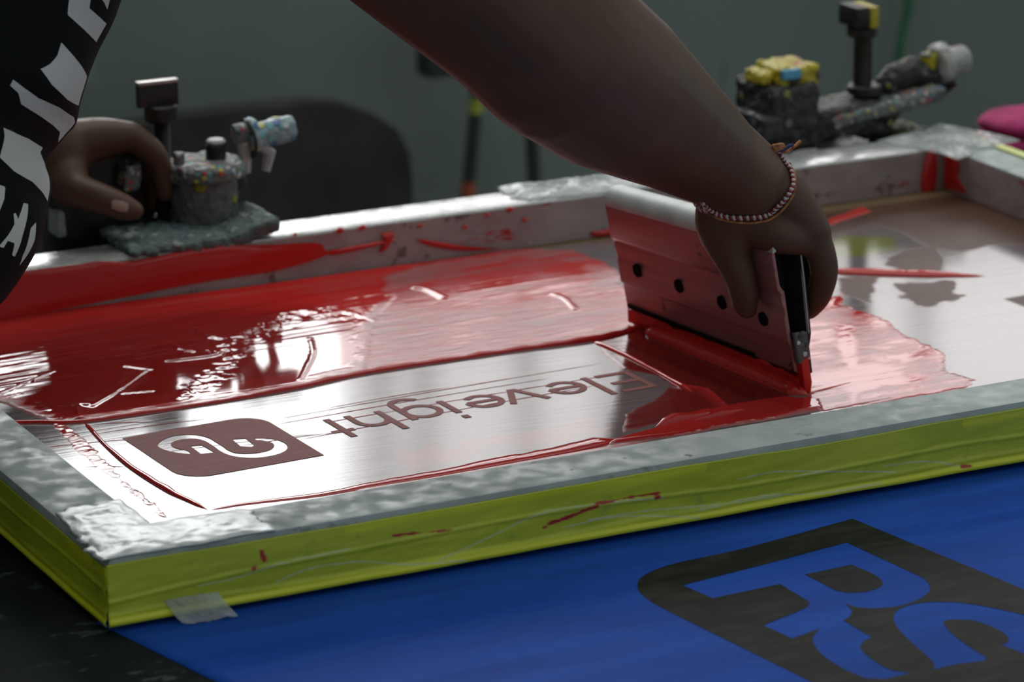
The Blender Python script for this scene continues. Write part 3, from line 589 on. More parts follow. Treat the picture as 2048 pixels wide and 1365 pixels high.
# fine streaks dragged along the stencil
for i, (x0, y0, x1, y1, wd) in enumerate([(640, 848, 1300, 738, .0011), (600, 880, 1190, 772, .0009), (550, 850, 1100, 757, .0007), (0, 905, 300, 876, .0012), (170, 935, 260, 935, .0008), (180, 870, 420, 838, .0006), (560, 838, 1200, 728, .0006), (330, 905, 640, 868, .0005), (480, 893, 700, 862, .0005), (640, 820, 900, 775, .0005), (180, 850, 330, 845, .0006)]):
    ridge([(x0, y0), ((x0+x1)/2, (y0+y1)/2-1.5), (x1, y1)], [wd*.4, wd, wd*.7, wd*.3], [.0002]*3, 'ink_streak', .5, z=M0+.0001, seed=20+i)
# ink stuck to the far inner wall
def wallblob(pts, y, th, nm='ink_smear'):
    P = [aty(a, b, y) for a, b in pts]; P = [Vector(p) for p in smooth_poly([tuple(p) for p in P], True, 5, 70)]
    c = sum(P, Vector())/len(P); vs = [c+Vector((0, -th, 0))]; fs = []; n_ = len(P)
    for f, t in ((.55, .85), (.85, .5), (1, 0)): vs += [c+(p-c)*f+Vector((0, -th*t, 0)) for p in P]
    fs += [(0, 1+i, 1+(i+1) % n_) for i in range(n_)]
    for r_ in range(2): fs += [(1+r_*n_+i, 1+(r_+1)*n_+i, 1+(r_+1)*n_+(i+1) % n_, 1+r_*n_+(i+1) % n_) for i in range(n_)]
    o = MB().add(vs, fs).build(nm, m_ink, ink); at_ = o.data.attributes.new('film', 'FLOAT', 'POINT'); at_.data.foreach_set('value', np.ones(len(o.data.vertices), np.float32)); return o
yi = D-RW-.0025
wallblob([(762, 466), (788, 463), (786, 478), (772, 500), (758, 505), (768, 480)], yi, .002)
wallblob([(1180, 465), (1228, 457), (1232, 470), (1190, 474)], yi, .002)
wallblob([(10, 548), (60, 541), (150, 530), (195, 523), (255, 524), (309, 514), (380, 500), (454, 492), (540, 490), (631, 486), (650, 500), (650, 512), (560, 540), (400, 566), (200, 605), (20, 640), (-40, 650), (-40, 560)], yi, .0012)
wallblob([(650, 503), (760, 482), (800, 478), (760, 490), (670, 510)], yi, .002)
wallblob([(830, 478), (870, 482), (930, 492), (1005, 497), (930, 502), (860, 492)], yi, .002)
for (x, y, s_) in [(680, 462, 9), (725, 456, 8), (840, 452, 6), (1020, 420, 8), (1050, 440, 6), (590, 470, 5), (930, 455, 6), (975, 430, 5)]: wallblob([(x-s_, y), (x, y-s_*.8), (x+s_*1.2, y-2), (x, y+s_*.6)], yi, .0015)
wallblob([(1855, 305), (1872, 296), (1875, 340), (1868, 385), (1848, 392), (1842, 360)], yi, .003)
P = [(W-RW-.002, D-RW-.004-.03*t, z) for t, z in [(0, -.004), (.5, -.003), (.8, -.008), (.7, -.02), (1.2, -.032), (0, -.034)]]
c = sum((Vector(p) for p in P), Vector())/len(P); o = MB().add([c-Vector((.003, 0, 0))]+P, [(0, 1+i, 1+(i+1) % 6) for i in range(6)]).build('ink_smear', m_ink, ink); o.data.attributes.new('film', 'FLOAT', 'POINT').data.foreach_set('value', np.ones(7, np.float32))

# ------------------------------------------------------------------ squeegee
def crusty(o, amp=.0016, vox=.0016):      # thick dried paint: lumpy surface
    from mathutils import noise as mn
    md = o.modifiers.new('r', 'REMESH'); md.mode = 'VOXEL'; md.voxel_size = vox
    dg = bpy.context.evaluated_depsgraph_get(); dg.update(); me = bpy.data.meshes.new_from_object(o.evaluated_get(dg)); o.modifiers.clear(); o.data = me
    for v_ in me.vertices:
        p_ = v_.co; k_ = mn.noise(p_*110)+.6*mn.noise(p_*260); v_.co = p_+v_.normal*(amp*k_)
    me.shade_smooth(); return o
m_alu = N('ink_filmed_aluminium'); v = m_alu.coord(); k = m_alu.noise(m_alu.coord((10, 10, 160)), 1, 4); c = m_alu.mix(m_alu.ramp(k, .3, .7), (.36, .145, .15), (.44, .19, .20))
c = m_alu.mix(m_alu.ramp(m_alu.noise(v, 34, 4), .66, .72), c, (.06, .02, .024)); m_alu.col(c); m_alu.set(rough=.32, metal=.35); m_alu.bump(k, .15, .0006); m_alu = m_alu.m
m_lip = simple('worn_aluminium', (.60, .63, .62), .5, .2, var=.12, vs=40, bump=.1)
m_dk = simple('dark_hollow', (.006, .007, .008), .6)
m_bladered = simple('ink_coated_blade', (.64, .020, .015), .12, var=.1, vs=60, bump=.3, bs=70)
m_hole = simple('bolt_hole_dark', (.006, .004, .004), .7, spec=.1)
PA = Vector((.5713, .388, M0)); PB = Vector((.5925, .1795, M0)); ea = (PB-PA).normalized(); en = Vector((0, 0, 1)).cross(ea).normalized()   # ea: towards the camera
if en.x < 0: en = -en
TL = R(10.5); eu = (Vector((0, 0, 1))*math.cos(TL)-en*math.sin(TL)).normalized(); es = ea.cross(eu).normalized()
if es.x < 0: es = -es
SQ = (PA+PB)/2; LQ = (PB-PA).length
sq_ = thing('squeegee', 'aluminium squeegee with a red-coated blade gripped by the dark hand', 'squeegee', SQ)
def sp(s, h, l): return SQ+es*s+eu*(h*(1+.058*(l/LQ*2+1)))+ea*l     # worn a little taller towards the near end
def lofted(a, b):
    n_ = len(a); return MB().add(a+b, [tuple(range(n_-1, -1, -1)), tuple(range(n_, 2*n_))]+[(i, (i+1) % n_, (i+1) % n_+n_, i+n_) for i in range(n_)])
def extr(poly, l0, l1, nm, m, bevel=0, smooth=True): return lofted([sp(s, h, l0) for s, h in poly], [sp(s, h, l1) for s, h in poly]).build(nm, m, sq_, bevel, smooth)
half = LQ/2
# left plate with its ledges, right plate, rounded lip joining them
lp = [(-.0055, .0145), (-.0068, .016), (-.0072, .034), (-.0088, .036), (-.0092, .052), (-.0080, .056), (-.0096, .066), (-.0090, .069), (-.0115, .073), (-.0120, .098), (-.0095, .098), (-.0090, .075), (-.0060, .070), (-.0058, .038), (-.0040, .034), (-.0036, .012)]
extr(lp, -half, half-.004, 'handle_plate', m_alu, .0004)
rp = [(.0036, .012), (.0040, .034), (.0070, .040), (.0085, .075), (.0090, .098), (.0110, .098), (.0106, .074), (.0088, .038), (.0058, .030), (.0052, .012)]
m_inner = simple('shaded_aluminium', (.020, .020, .021), .5, .2, var=.4, vs=60)  # shade of the hollow painted into the right plate's colour
extr(rp, -half, half, 'handle_plate', m_inner, .0004)
extr([(.0085, .075), (.0091, .075), (.0096, .098), (.0090, .098)], half-.002, half+.0005, 'plate_edge', m_lip); extr([(.0064, .038), (.0071, .040), (.0091, .075), (.0085, .075)], half-.002, half+.0005, 'plate_edge', m_lip)
extr([(-.0068, .0144), (-.0078, .0148), (-.0082, .0180), (-.0070, .0180)], -half+.002, half-.05, 'dark_edge', m_hole)
lip = [(-.0120, .098)]+[(-.0005-.0118*math.cos(a), .0985+.0120*math.sin(a)) for a in np.linspace(.0, math.pi, 14)]+[(.0110, .098), (.0088, .098)]+[(-.0005+.0090*math.cos(a), .0985+.0090*math.sin(a)) for a in np.linspace(0, math.pi, 12)]
extr(lip, -half, half-.002, 'handle_lip', m_lip, 0)
extr([(-.0057, .042), (.0064, .042), (.0080, .094), (-.0086, .094)], -half+.02, half-.022, 'hollow_shade', m_dk)  # dark block stands for the shade inside the hollow handle
extr([(-.0034, .004), (-.0008, .0), (.0012, .0), (.0034, .006), (.0034, .024), (-.0034, .024)], -half-.0006, half+.0006, 'blade', m_bladered, .0006)
def onface(px, py, s_):           # point of the line of sight that lies s_ off the squeegee's middle plane
    d = Vector(FW*FPX+RT*(px-1024)-UP*(py-682.5)); o_ = Vector(CAM); return o_+d*((s_+es.dot(SQ)-es.dot(o_))/es.dot(d))
for px, py in [(1276, 541), (1359, 572), (1445, 605), (1528, 638)]:
    p = onface(px, py, -.0088); MB().lathe(p, [(.0052, 0), (.0052, .0013), (.0046, .0016), (.0042, .0009), (.0005, .0007)], -es, 20).build('bolt', m_hole, sq_)
m_grime = splatter('grimy_metal', (.10, .105, .11), .75, 200, .3, [(.6, .6, .62), (.05, .07, .09), (.45, .2, .2), (.3, .32, .34)])
crusty(extr([(-.0056, .021), (.0050, .021), (.0056, .040), (-.0064, .043)], half-.0038, half+.0006, 'end_plug', m_grime, .0008), .0006, .0009)
# thick ink smeared up the foot of the left plate
nx, nz = 70, 10; U, V_ = np.meshgrid(np.linspace(-half, half, nx), np.linspace(0, 1, nz), indexing='ij')
HT = (.0155+.0045*fbm(U*45, U*0+2, 3)-.003*(U+half)/LQ); HH = .003+V_*(HT-.003); SSs = -.0040-.0035*np.clip(1-V_, 0, 1)-.0026*np.minimum(1, HH/.013)-.0006*fbm(U*60, V_*3, 2)
V3 = np.array([list(sp(a, b_, c)) for a, b_, c in zip(SSs.ravel(), HH.ravel(), U.ravel())]); gridmesh('ink_smear', V3, nx, nz, m_bladered, sq_)

# ------------------------------------------------------------------ clamps behind the screen

m_crust = splatter('paint_crusted_metal', (.15, .16, .16), .85, 210, .55)
m_crust2 = splatter('dark_crusted_metal', (.022, .021, .022), .22, 120, .5, [(.10, .10, .10), (.08, .02, .02), (.06, .06, .05), (.25, .26, .06), (.16, .16, .16)])
m_teal = splatter('grey_teal_crust', (.10, .14, .14), .6, 110, .7, [(.16, .22, .22), (.22, .25, .25), (.08, .11, .12), (.26, .28, .27)])
m_mauve = splatter('mauve_crust', (.13, .12, .13), .35, 90, .6, [(.2, .18, .2), (.4, .03, .08), (.08, .1, .12), (.04, .07, .08), (.25, .22, .02)])
m_bluepaint = splatter('blue_white_paint', (.26, .36, .40), .95, 120, .35, [(.55, .58, .6), (.05, .14, .38), (.12, .36, .42), (.16, .4, .42), (.5, .5, .1), (.1, .2, .4)])
m_pale = splatter('pale_paint', (.42, .42, .42), .5, 110, .5, [(.5, .46, .46), (.35, .4, .4), (.45, .25, .22), (.6, .6, .6)])
m_lightedge = simple('bare_steel_edge', (.45, .43, .40), .35, .5)
def clampgeo(y):
    L = lambda px, py, dy=0: aty(px, py, y+dy)
    sc = (L(1000, 300)-L(1001, 300)).length
    def bx(x0, y0, x1, y1, depth, nm, m, par, dy=0, bevel=.002, jit=0):
        a = L((x0+x1)/2, (y0+y1)/2, dy); w_ = (L(x1, y0, dy)-L(x0, y0, dy)).length*.90; h_ = abs((L(x0, y1, dy)-L(x0, y0, dy)).z)
        return MB().box(a, (w_, depth, h_)).build(nm, m, par, bevel, jit=jit)
    def cy(cx, y0, y1, rpx, nm, m, par, dy=0, prof=None):
        a = L(cx, y1, dy); b = L(cx, y0, dy); r = rpx*(L(cx+1, y0, dy)-L(cx, y0, dy)).length*.94; h = (b-a).z; a = Vector((a.x, a.y, a.z)); e = min(.0015, r*.2)
        return MB().lathe(a, prof(r, h) if prof else [(r-e, 0), (r, e), (r, h-e), (r-e, h)]).build(nm, m, par)
    return L, bx, cy
L, bx, cy = clampgeo(.678)
b0 = L(410, 478)
cl1 = thing('screen_clamp', 'paint-crusted screen clamp with a square-headed bolt beside the blurred hand', 'clamp', (b0.x, .678, TB), 'screen clamps on the far rail')
crusty(bx(215, 464, 470, 482, .070, 'jaw', m_teal, cl1, dy=-.030, bevel=.004, jit=.0015), .0025)
crusty(MB().box(L(470, 452, -.030), (.05, .07, .012), Matrix.Rotation(R(-14), 3, 'Y')).build('jaw', m_teal, cl1, .003, jit=.0012))
MB().box((b0.x-.02, .715, (TB+.0+.0)/2+.002), (.12, .07, .047+.004)).build('base', m_crust2, cl1, .004)
crusty(cy(410, 345, 472, 66, 'body', m_mauve, cl1))
crusty(bx(452, 345, 482, 462, .03, 'side_bracket', m_crust2, cl1, dy=.012))
crusty(cy(412, 320, 352, 82, 'flange', m_crust, cl1, prof=lambda r, h: [(r*.93, 0), (r, h*.2), (r*.99, h*.8), (r*.9, h), (r*.5, h*1.05)]))
def threaded(r, h): 
    p = []
    n_ = int(h/.0022)
    for i in range(n_): p += [(r*.9, i*.0022), (r, i*.0022+.0011)]
    return p+[(r*.9, h)]
cy(330, 232, 455, 17, 'bolt_shaft', m_darkmetal, cl1, dy=.018, prof=threaded)
cy(322, 208, 242, 33, 'collar', m_darkmetal, cl1, dy=.018)
bx(270, 166, 358, 212, .007, 'bolt_head', m_darkmetal, cl1, dy=.018, bevel=.0008); bx(269, 160, 358, 167, .0075, 'bolt_cap', m_lightedge, cl1, dy=.018, bevel=.0006)
cy(358, 305, 330, 12, 'nut', m_crust, cl1, dy=-.015)
cy(432, 286, 322, 20, 'stud', m_darkmetal, cl1); cy(432, 278, 288, 19, 'stud_cap', m_pale, cl1)
MB().tube([L(487, 345), L(490, 300), L(482, 262), L(470, 262)], [(.006, .004)]*4, 10).build('lever', m_pale, cl1)
MB().cyl(L(468, 270), L(500, 262), .008).build('pivot', m_crust, cl1)
crusty(MB().lathe(L(492, 274), [(.006, 0), (.014, .001), (.0145, .007), (.010, .010), (.0105, .036), (.0085, .040), (.003, .042)], (L(590, 250)-L(492, 270)).normalized()).build('knob', m_bluepaint, cl1))
MB().cyl(L(495, 278), L(499, 277), .016).build('knob_washer', m_darkmetal, cl1)
MB().tube([L(520, 290), L(540, 305), L(532, 342)], [.004, .005, .0035], 8).build('catch', m_pale, cl1)
crusty(bx(232, 320, 272, 372, .03, 'back_bracket', m_crust, cl1, dy=.02, jit=.001), .0025); bx(104, 418, 124, 470, .02, 'back_bracket', m_pale, cl1, dy=.02, jit=.001)
MB().box(L(178, 400, .035), (.07, .03, .10)).build('back_block', m_darkmetal, cl1, .003)

L, bx, cy = clampgeo(.71)
b0 = L(1720, 290)
cl2 = thing('screen_clamp', 'dark screen clamp with yellow and blue paint on its block, above the far right corner', 'clamp', (b0.x, .71, TB), 'screen clamps on the far rail')
m_yb = splatter('yellow_paint_crust', (.45, .37, .02), .75, 75, .45, [(.5, .42, .02), (.5, .42, .02), (.35, .3, .05), (.5, .2, .1), (.06, .06, .05)])
m_skyblue = simple('blue_paint', (.10, .36, .58), .45)
crusty(bx(1500, 160, 1612, 292, .06, 'block', m_crust2, cl2, bevel=.006, jit=.0015), .0025)
crusty(bx(1496, 225, 1540, 275, .05, 'block_flange', m_crust2, cl2, dy=-.01, bevel=.004), .0025)
crusty(bx(1528, 124, 1618, 168, .045, 'block_top', m_yb, cl2, bevel=.005, jit=.001), .0025); bx(1562, 138, 1602, 158, .006, 'paint_patch', m_skyblue, cl2, dy=-.0235, bevel=.002)
crusty(bx(1504, 140, 1530, 166, .03, 'block_tab', m_yb, cl2, bevel=.003, jit=.001), .0025)
crusty(MB().box(L(1745, 205), (.115, .06, .012), Matrix.Rotation(R(-7), 3, 'Y')).build('arm_plate', m_crust, cl2, .003, jit=.0012))
crusty(MB().box(L(1680, 235), (.08, .05, .03)).build('arm_web', m_crust2, cl2, .006, jit=.001))
crusty(cy(1735, 215, 262, 62, 'body', m_crust2, cl2, prof=lambda r, h: [(r*.55, 0), (r*.75, h*.4), (r, h*.9), (r*.95, h)]))
cy(1738, 255, 302, 40, 'foot', m_darkmetal, cl2)
bx(1640, 240, 1690, 300, .04, 'strut', m_crust2, cl2); bx(1500, 285, 1860, 320, .05, 'base', m_crust2, cl2, dy=.03, bevel=.004)
m_olive = splatter('olive_crust', (.10, .11, .05), .7, 80, .6, [(.3, .33, .06), (.2, .22, .1), (.35, .38, .36), (.08, .09, .05)])
crusty(bx(1650, 275, 1720, 312, .05, 'crust', m_pale, cl2, dy=-.02, bevel=.008, jit=.003), .0025); crusty(bx(1770, 255, 1850, 305, .05, 'crust', m_olive, cl2, dy=-.01, bevel=.008, jit=.003), .0025)
cy(1724, 60, 188, 17, 'post', m_darkmetal, cl2); cy(1724, 50, 72, 28, 'collar', m_darkmetal, cl2); cy(1730, 168, 188, 32, 'nut', m_darkmetal, cl2)
bx(1694, 10, 1722, 50, .03, 'bolt_head', m_darkmetal, cl2, bevel=.001); bx(1722, 8, 1740, 50, .03, 'head_paint', m_yb, cl2, bevel=.001)
crusty(MB().tube([L(1765, 178), L(1790, 155), L(1825, 142), L(1860, 158), L(1868, 178)], [.010, .013, .013, .012, .009], 12).build('hinge_arm', m_crust2, cl2))
MB().tube([L(1868, 185), L(1866, 140), L(1870, 100)], [(.005, .003)]*3, 10).build('lever', m_teal, cl2)
cy(1856, 106, 142, 15, 'stud', m_yb, cl2)
crusty(MB().lathe(L(1880, 128), [(.008, -.006), (.017, -.004), (.019, .004), (.013, .006), (.0125, .024), (.010, .027), (.003, .028)], (L(1960, 112)-L(1880, 128)).normalized()).build('knob', m_pale, cl2))
MB().tube([L(1882, 120), L(1884, 160), L(1878, 185), L(1900, 160)], [.008, .012, .006, .008], 10).build('knob_bracket', m_darkmetal, cl2)

# pink rag
m_pink = simple('pink_cloth', (.42, .02, .14), .85, var=.2, vs=30, bump=.4, bs=300)
pr = thing('pink_rag', 'folded magenta pink rag lying behind the far right corner', 'rag', (1.17, .735, TB))
for i, (z, sx, sy, dx) in enumerate([(TB+.009, .13, .075, 0), (TB+.026, .12, .07, .004)]):
    nx, ny = 40, 24; A_, B2 = np.meshgrid(np.linspace(0, 2*math.pi, nx), np.linspace(-math.pi/2, math.pi/2, ny), indexing='ij')
    ex = lambda c: np.sign(c)*np.abs(c)**.5
    X_ = 1.178+dx+sx/2*ex(np.cos(A_))*np.abs(np.cos(B2))**.35; Y_ = .735+sy/2*ex(np.sin(A_))*np.abs(np.cos(B2))**.35
    Z_ = z+.0095*np.sin(B2)+.0035*fbm(X_*40, Y_*40+i*3, 3); Z_ = np.maximum(Z_, TB+.0005)
    gridmesh('fold', np.dstack([X_, Y_, Z_]).reshape(-1, 3), nx, ny, m_pink, pr)

# ------------------------------------------------------------------ person
n = N('dark_skin'); v = n.coord(); k = n.noise(v, 18, 4); n.col(n.mix(n.ramp(k, .3, .7), (.084, .041, .025), (.108, .055, .034))); n.set(rough=.48, spec=.4); n.bump(n.vor(n.coord(), 900), .12, .0003); n.bump(n.noise(v, 60, 4), .15, .001); m_skin = n.m
n = N('finger_nail'); n.col((.42, .27, .22)); n.set(rough=.25); m_nail = n.m
per = thing('person', 'person in a black and white shirt bending over the screen, gripping the squeegee', 'person', (-.42, .40, FL))
B = MB()
pel = Vector((-.42, .40, .02)); neck = Vector((.15, .40, .50)); shR = Vector((.16, .21, .44)); shL = Vector((.13, .59, .44))
# torso, hips, head
B.limb([pel+Vector((-.02, 0, -.03)), (-.26, .40, .125), (-.09, .40, .235), (.06, .40, .38)], [(.11, .15), (.10, .125), (.10, .125), (.085, .135)], 28)
B.limb([shR+Vector((-.02, .01, -.01)), (.10, .40, .46), shL+Vector((-.02, -.01, -.01))], [.062, .085, .062])
B.limb([(.10, .40, .46), (.17, .40, .53), (.20, .40, .58)], [.065, .056, .055])
hd = Vector((.245, .40, .655))
B.limb([hd+Vector((-.02, 0, .03)), hd+Vector((.0, 0, -.01)), hd+Vector((.035, 0, -.065))], [(.085, .075), (.088, .073), (.055, .05)], 24)
B.limb([hd+Vector((.075, 0, -.005)), hd+Vector((.098, 0, -.035))], [.010, .014], 10)                # nose
for s in (-1, 1):
    B.limb([hd+Vector((-.02, s*.074, -.01)), hd+Vector((-.015, s*.080, -.045))], [(.022, .009), (.014, .008)], 12)   # ears
    B.limb([pel+Vector((-.02, s*.09, -.04)), (-.46, .40+s*.11, -.42), (-.50, .40+s*.12, -.80)], [.095, .062, .042])
    B.limb([(-.51, .40+s*.12, -.855), (-.42, .40+s*.13, -.872)], [.04, .03])
# right arm
def Y(px, py, y): return aty(px, py, y)
elb = Y(1125, 105, .135); wr = Y(1490, 362, .205)
B.limb([shR, (shR+elb)/2+Vector((0, -.01, .0)), Y(1030, 10, .14), elb], [.066, .064, .061, .060], 28)
B.limb([elb, Y(1225, 178, .15), Y(1345, 258, .175), Y(1430, 318, .195), wr], [.0595, .0555, .0425, .0335, .0305], 28)
wd = (wr-elb).normalized()
# right hand: back of hand from the wrist down to the knuckles, thumb on the left plate, fingers on the right plate
FS = .0215
kn_p = Y(1627, 462, onface(1640, 545, FS).y+.002)
back = Vector((-.002, .021, .003))
mcs = [kn_p+back*i+Vector((0, 0, (.004, .007, .006)[i-1] if i else 0)) for i in range(4)]
for i, e in enumerate(mcs):
    mid = wr.lerp(e, .5)+Vector((.004, 0, .006)); B.limb([wr+wd*.01, mid, e], [(.026, .024), (.0185, .0185), (.0128, .0128)], 16)
B.limb([Y(1488, 440, wr.y+.005), Y(1550, 466, kn_p.y+.008), Y(1604, 478, kn_p.y+.002)], [.0165, .0145, .0120], 16)
for i, e in enumerate(mcs):
    r = (.0094, .0100, .0100, .0096)[i]; o2 = Vector((0, .0212*i, 0)); ln = (1, 1.1, 1.12, 1.0)[i]
    a1 = onface(1648, 535, FS+.003)+o2; a2 = onface(1637, 590, FS)+o2; a3 = onface(1617, 620, FS-.004)+o2
    B.limb([e, a1+(a1-e)*(.1*(ln-1)), a2+(a2-a1)*(ln-1), a3+(a2-a1)*(ln-1)], [r*1.2, r*1.1, r, r*.82], 14)
th = [onface(1447, 455, -.027), onface(1458, 500, -.026), onface(1482, 560, -.0225), onface(1491, 606, -.0205), onface(1494, 618, -.0205)]
B.limb([wr+Vector((-.004, 0, -.004)), wr.lerp(th[0], .6)+Vector((-.003, 0, 0)), th[0], th[1]], [.026, .0235, .0195, .0145], 18)
B.limb([th[0].lerp(mcs[3], .25), th[0].lerp(mcs[3], .75)], [.015, .012], 14)
B.limb(th[1:], [.0138, .0112, .0100, .0078], 16)
# left arm and hand
elL = Vector((-.02, .78, .21)); wl = Y(118, 300, 0.696)
B.limb([shL, (shL+elL)/2, elL], [.062, .054, .046], 22); B.limb([elL, elL.lerp(wl, .5), wl], [.046, .038, .027], 22)
kn = [(262, 272, 0.681), (250, 278, 0.706), (236, 290, 0.731), (215, 310, 0.751)]
for i, (a, b_, y) in enumerate(kn): B.limb([wl, wl.lerp(Y(a, b_, y), .55)+Vector((0, 0, .003)), Y(a, b_, y)], [.022, .017, .0115], 14)
for i, (pts, y) in enumerate([([(262, 272), (304, 305), (325, 348), (330, 385)], 0.681), ([(250, 278), (292, 322), (312, 372), (310, 408)], 0.707), ([(236, 290), (268, 350), (290, 415), (272, 452)], 0.721), ([(215, 310), (222, 380), (232, 440), (200, 462)], 0.711)]):
    B.limb([Y(a, b_, y) for a, b_ in pts], [.0115, .0105, .0095, .008], 14)
B.limb([wl, Y(135, 362, 0.673), Y(150, 380, 0.663)], [.020, .017, .014], 14); B.limb([Y(150, 380, 0.663), Y(205, 398, 0.651), Y(250, 416, 0.645), Y(268, 421, 0.643)], [.0135, .0118, .0105, .008], 14)
body = B.build('body', m_skin, per)
rm = body.modifiers.new('one_skin', 'REMESH'); rm.mode = 'VOXEL'; rm.voxel_size = .0026; rm.use_smooth_shade = True
sm = body.modifiers.new('soften', 'CORRECTIVE_SMOOTH'); sm.iterations = 0
body.modifiers.remove(sm); sm = body.modifiers.new('soften', 'SMOOTH'); sm.iterations = 6; sm.factor = .5
dg = bpy.context.evaluated_depsgraph_get(); dg.update(); ev = body.evaluated_get(dg); me2 = bpy.data.meshes.new_from_object(ev); body.modifiers.clear(); body.data = me2
if not me2.materials: me2.materials.append(m_skin)
me2.shade_smooth()
pl = per.location.copy()
bvh = BVHTree.FromPolygons([v_.co+pl for v_ in me2.vertices], [tuple(p_.vertices) for p_ in me2.polygons])
def nail(px, py, sx, sy, nm='thumb_nail'):
    o_ = Vector(CAM); d_ = (Y(px, py, .3)-o_).normalized(); hit, nrm, _, _ = bvh.ray_cast(o_, d_)
    if hit is None: return
    t1 = Vector((1, -.3, -.25)); t1 = (t1-nrm*t1.dot(nrm)).normalized(); t2 = nrm.cross(t1); vs = []; fs = []
    for i in range(9):
        for j in range(9):
            a = -1+i/4; b_ = -1+j/4; k_ = math.sqrt(max(0, 1-a*a*.5)); p_ = hit+nrm*.004+t1*(a*sx)+t2*(b_*k_*sy); q_, n2, _, _ = bvh.find_nearest(p_); vs.append(q_+n2*.0006)
    fs = [(i*9+j, (i+1)*9+j, (i+1)*9+j+1, i*9+j+1) for i in range(8) for j in range(8)]
    MB().add(vs, fs).build(nm, m_nail, per)
nail(240, 412, .007, .0055)
m_eye = simple('eye_white', (.6, .57, .54), .2); m_lip2 = simple('lip_skin', (.12, .04, .035), .4)
for s_ in (-1, 1): MB().limb([hd+Vector((.066, s_*.030, .010)), hd+Vector((.068, s_*.030, .010))], [.008, .008], 14).build('eye', m_eye, per)
MB().limb([hd+Vector((.074, -.022, -.070)), hd+Vector((.084, 0, -.068)), hd+Vector((.074, .022, -.070))], [.004, .006, .004], 10).build('lips', m_lip2, per)
# hair cap, trousers, shoes
m_hair = simple('black_hair', (.008, .007, .007), .8, bump=.8, bs=200)
hb = MB(); prof = []
for i in range(12):
    a = math.pi/2*i/11; prof.append((.090*math.cos(a)+.001, .085*math.sin(a)))
hb.limb([hd+Vector((-.032, 0, .036)), hd+Vector((-.018, 0, .022)), hd+Vector((-.020, 0, .0))], [(.088, .080), (.093, .083), (.088, .080)], 32); hb.build('hair', m_hair, per)
m_trs = simple('dark_trousers', (.012, .014, .02), .85); t_ = MB()
for s in (-1, 1): t_.limb([pel+Vector((-.02, s*.09, -.03)), (-.455, .40+s*.11, -.42), (-.495, .40+s*.12, -.80)], [.130, .085, .068], 22)
t_.limb([pel+Vector((-.03, -.06, .0)), pel+Vector((-.03, .06, .0))], [.140, .140], 22); t_.build('trousers', m_trs, per)
sh_ = simple('black_shoes', (.01, .01, .01), .5)
for s in (-1, 1): MB().limb([(-.53, .40+s*.12, -.86), (-.44, .40+s*.13, -.865), (-.38, .40+s*.135, -.878)], [(.034, .042), (.032, .045), (.018, .036)], 18).build('shoe', sh_, per)
# shirt: a loose tube around the leaning trunk, printed black and white
m_shirt = N('printed_shirt'); k = m_shirt.noise(m_shirt.coord(), 20, 4); pr_ = m_shirt.attr('print')
m_shirt.col(m_shirt.mix(m_shirt.ramp(pr_, .4, .6), (.006, .0075, .009), (.74, .75, .73))); m_shirt.set(rough=.75, spec=.15); m_shirt.bump(k, .3, .003); m_shirt = m_shirt.m
FR = [Y(q[0]-53, q[1], .38) for q in [(-260, 700), (-120, 660), (0, 596), (42, 560), (76, 500), (92, 440), (98, 395), (106, 345), (100, 300), (140, 255), (166, 232), (176, 190), (188, 130), (200, 85), (225, 30), (245, -20), (280, -100), (330, -220)]]
nT, nA = 500, 420
FR_LOW = [Y(*q, .38) for q in [(-900, 1040), (-720, 900), (-520, 770)]]; FR_UP = [Y(*q, .38) for q in [(370, -300), (440, -390)]]; NF = len(FR)-1; ALLF = FR_LOW+FR+FR_UP
def shirt_pt(t, th):      # t: 0 hem .. 1 shoulders; th: 0 front (down-right), + towards the camera
    F = np.array([list(p) for p in ALLF]); f = t*NF+len(FR_LOW); i = np.clip(np.floor(f).astype(int), 0, len(F)-2); u = f-i
    i0 = np.clip(i-1, 0, len(F)-1); i3 = np.clip(i+2, 0, len(F)-1); p0, p1, p2, p3 = F[i0], F[i], F[i+1], F[i3]; u = u[..., None]
    Pf = .5*(2*p1+(p2-p0)*u+(2*p0-5*p1+4*p2-p3)*u*u+(3*p1-p0-3*p2+p3)*u**3)
    a = .15; bq = .165; nrm = np.array([.72, 0, -.69]); cth = np.cos(th); sth = np.sin(th); back = sstep(.0, .9, -cth)
    shrink = 1-.35*sstep(1.0, 1.12, t); C = Pf-nrm*a
    fold = .006*np.sin(th*5+t*14)*np.abs(sth)
    return C+nrm*((a*(1+.75*back)*shrink+fold)*cth)[..., None]+np.array([0, -1, 0])*((bq*(1+.12*back)*shrink+fold)*sth)[..., None]
T, TH = np.meshgrid(np.concatenate([np.linspace(-3/17, 0, 20)[:-1], np.linspace(0, 1, nT-31), np.linspace(1, 1+2/17, 13)[1:]]), np.concatenate([np.linspace(-math.pi, -.35, 50)[:-1], np.linspace(-.35, 1.75, 340), np.linspace(1.75, math.pi, 32)[1:]]), indexing='ij')
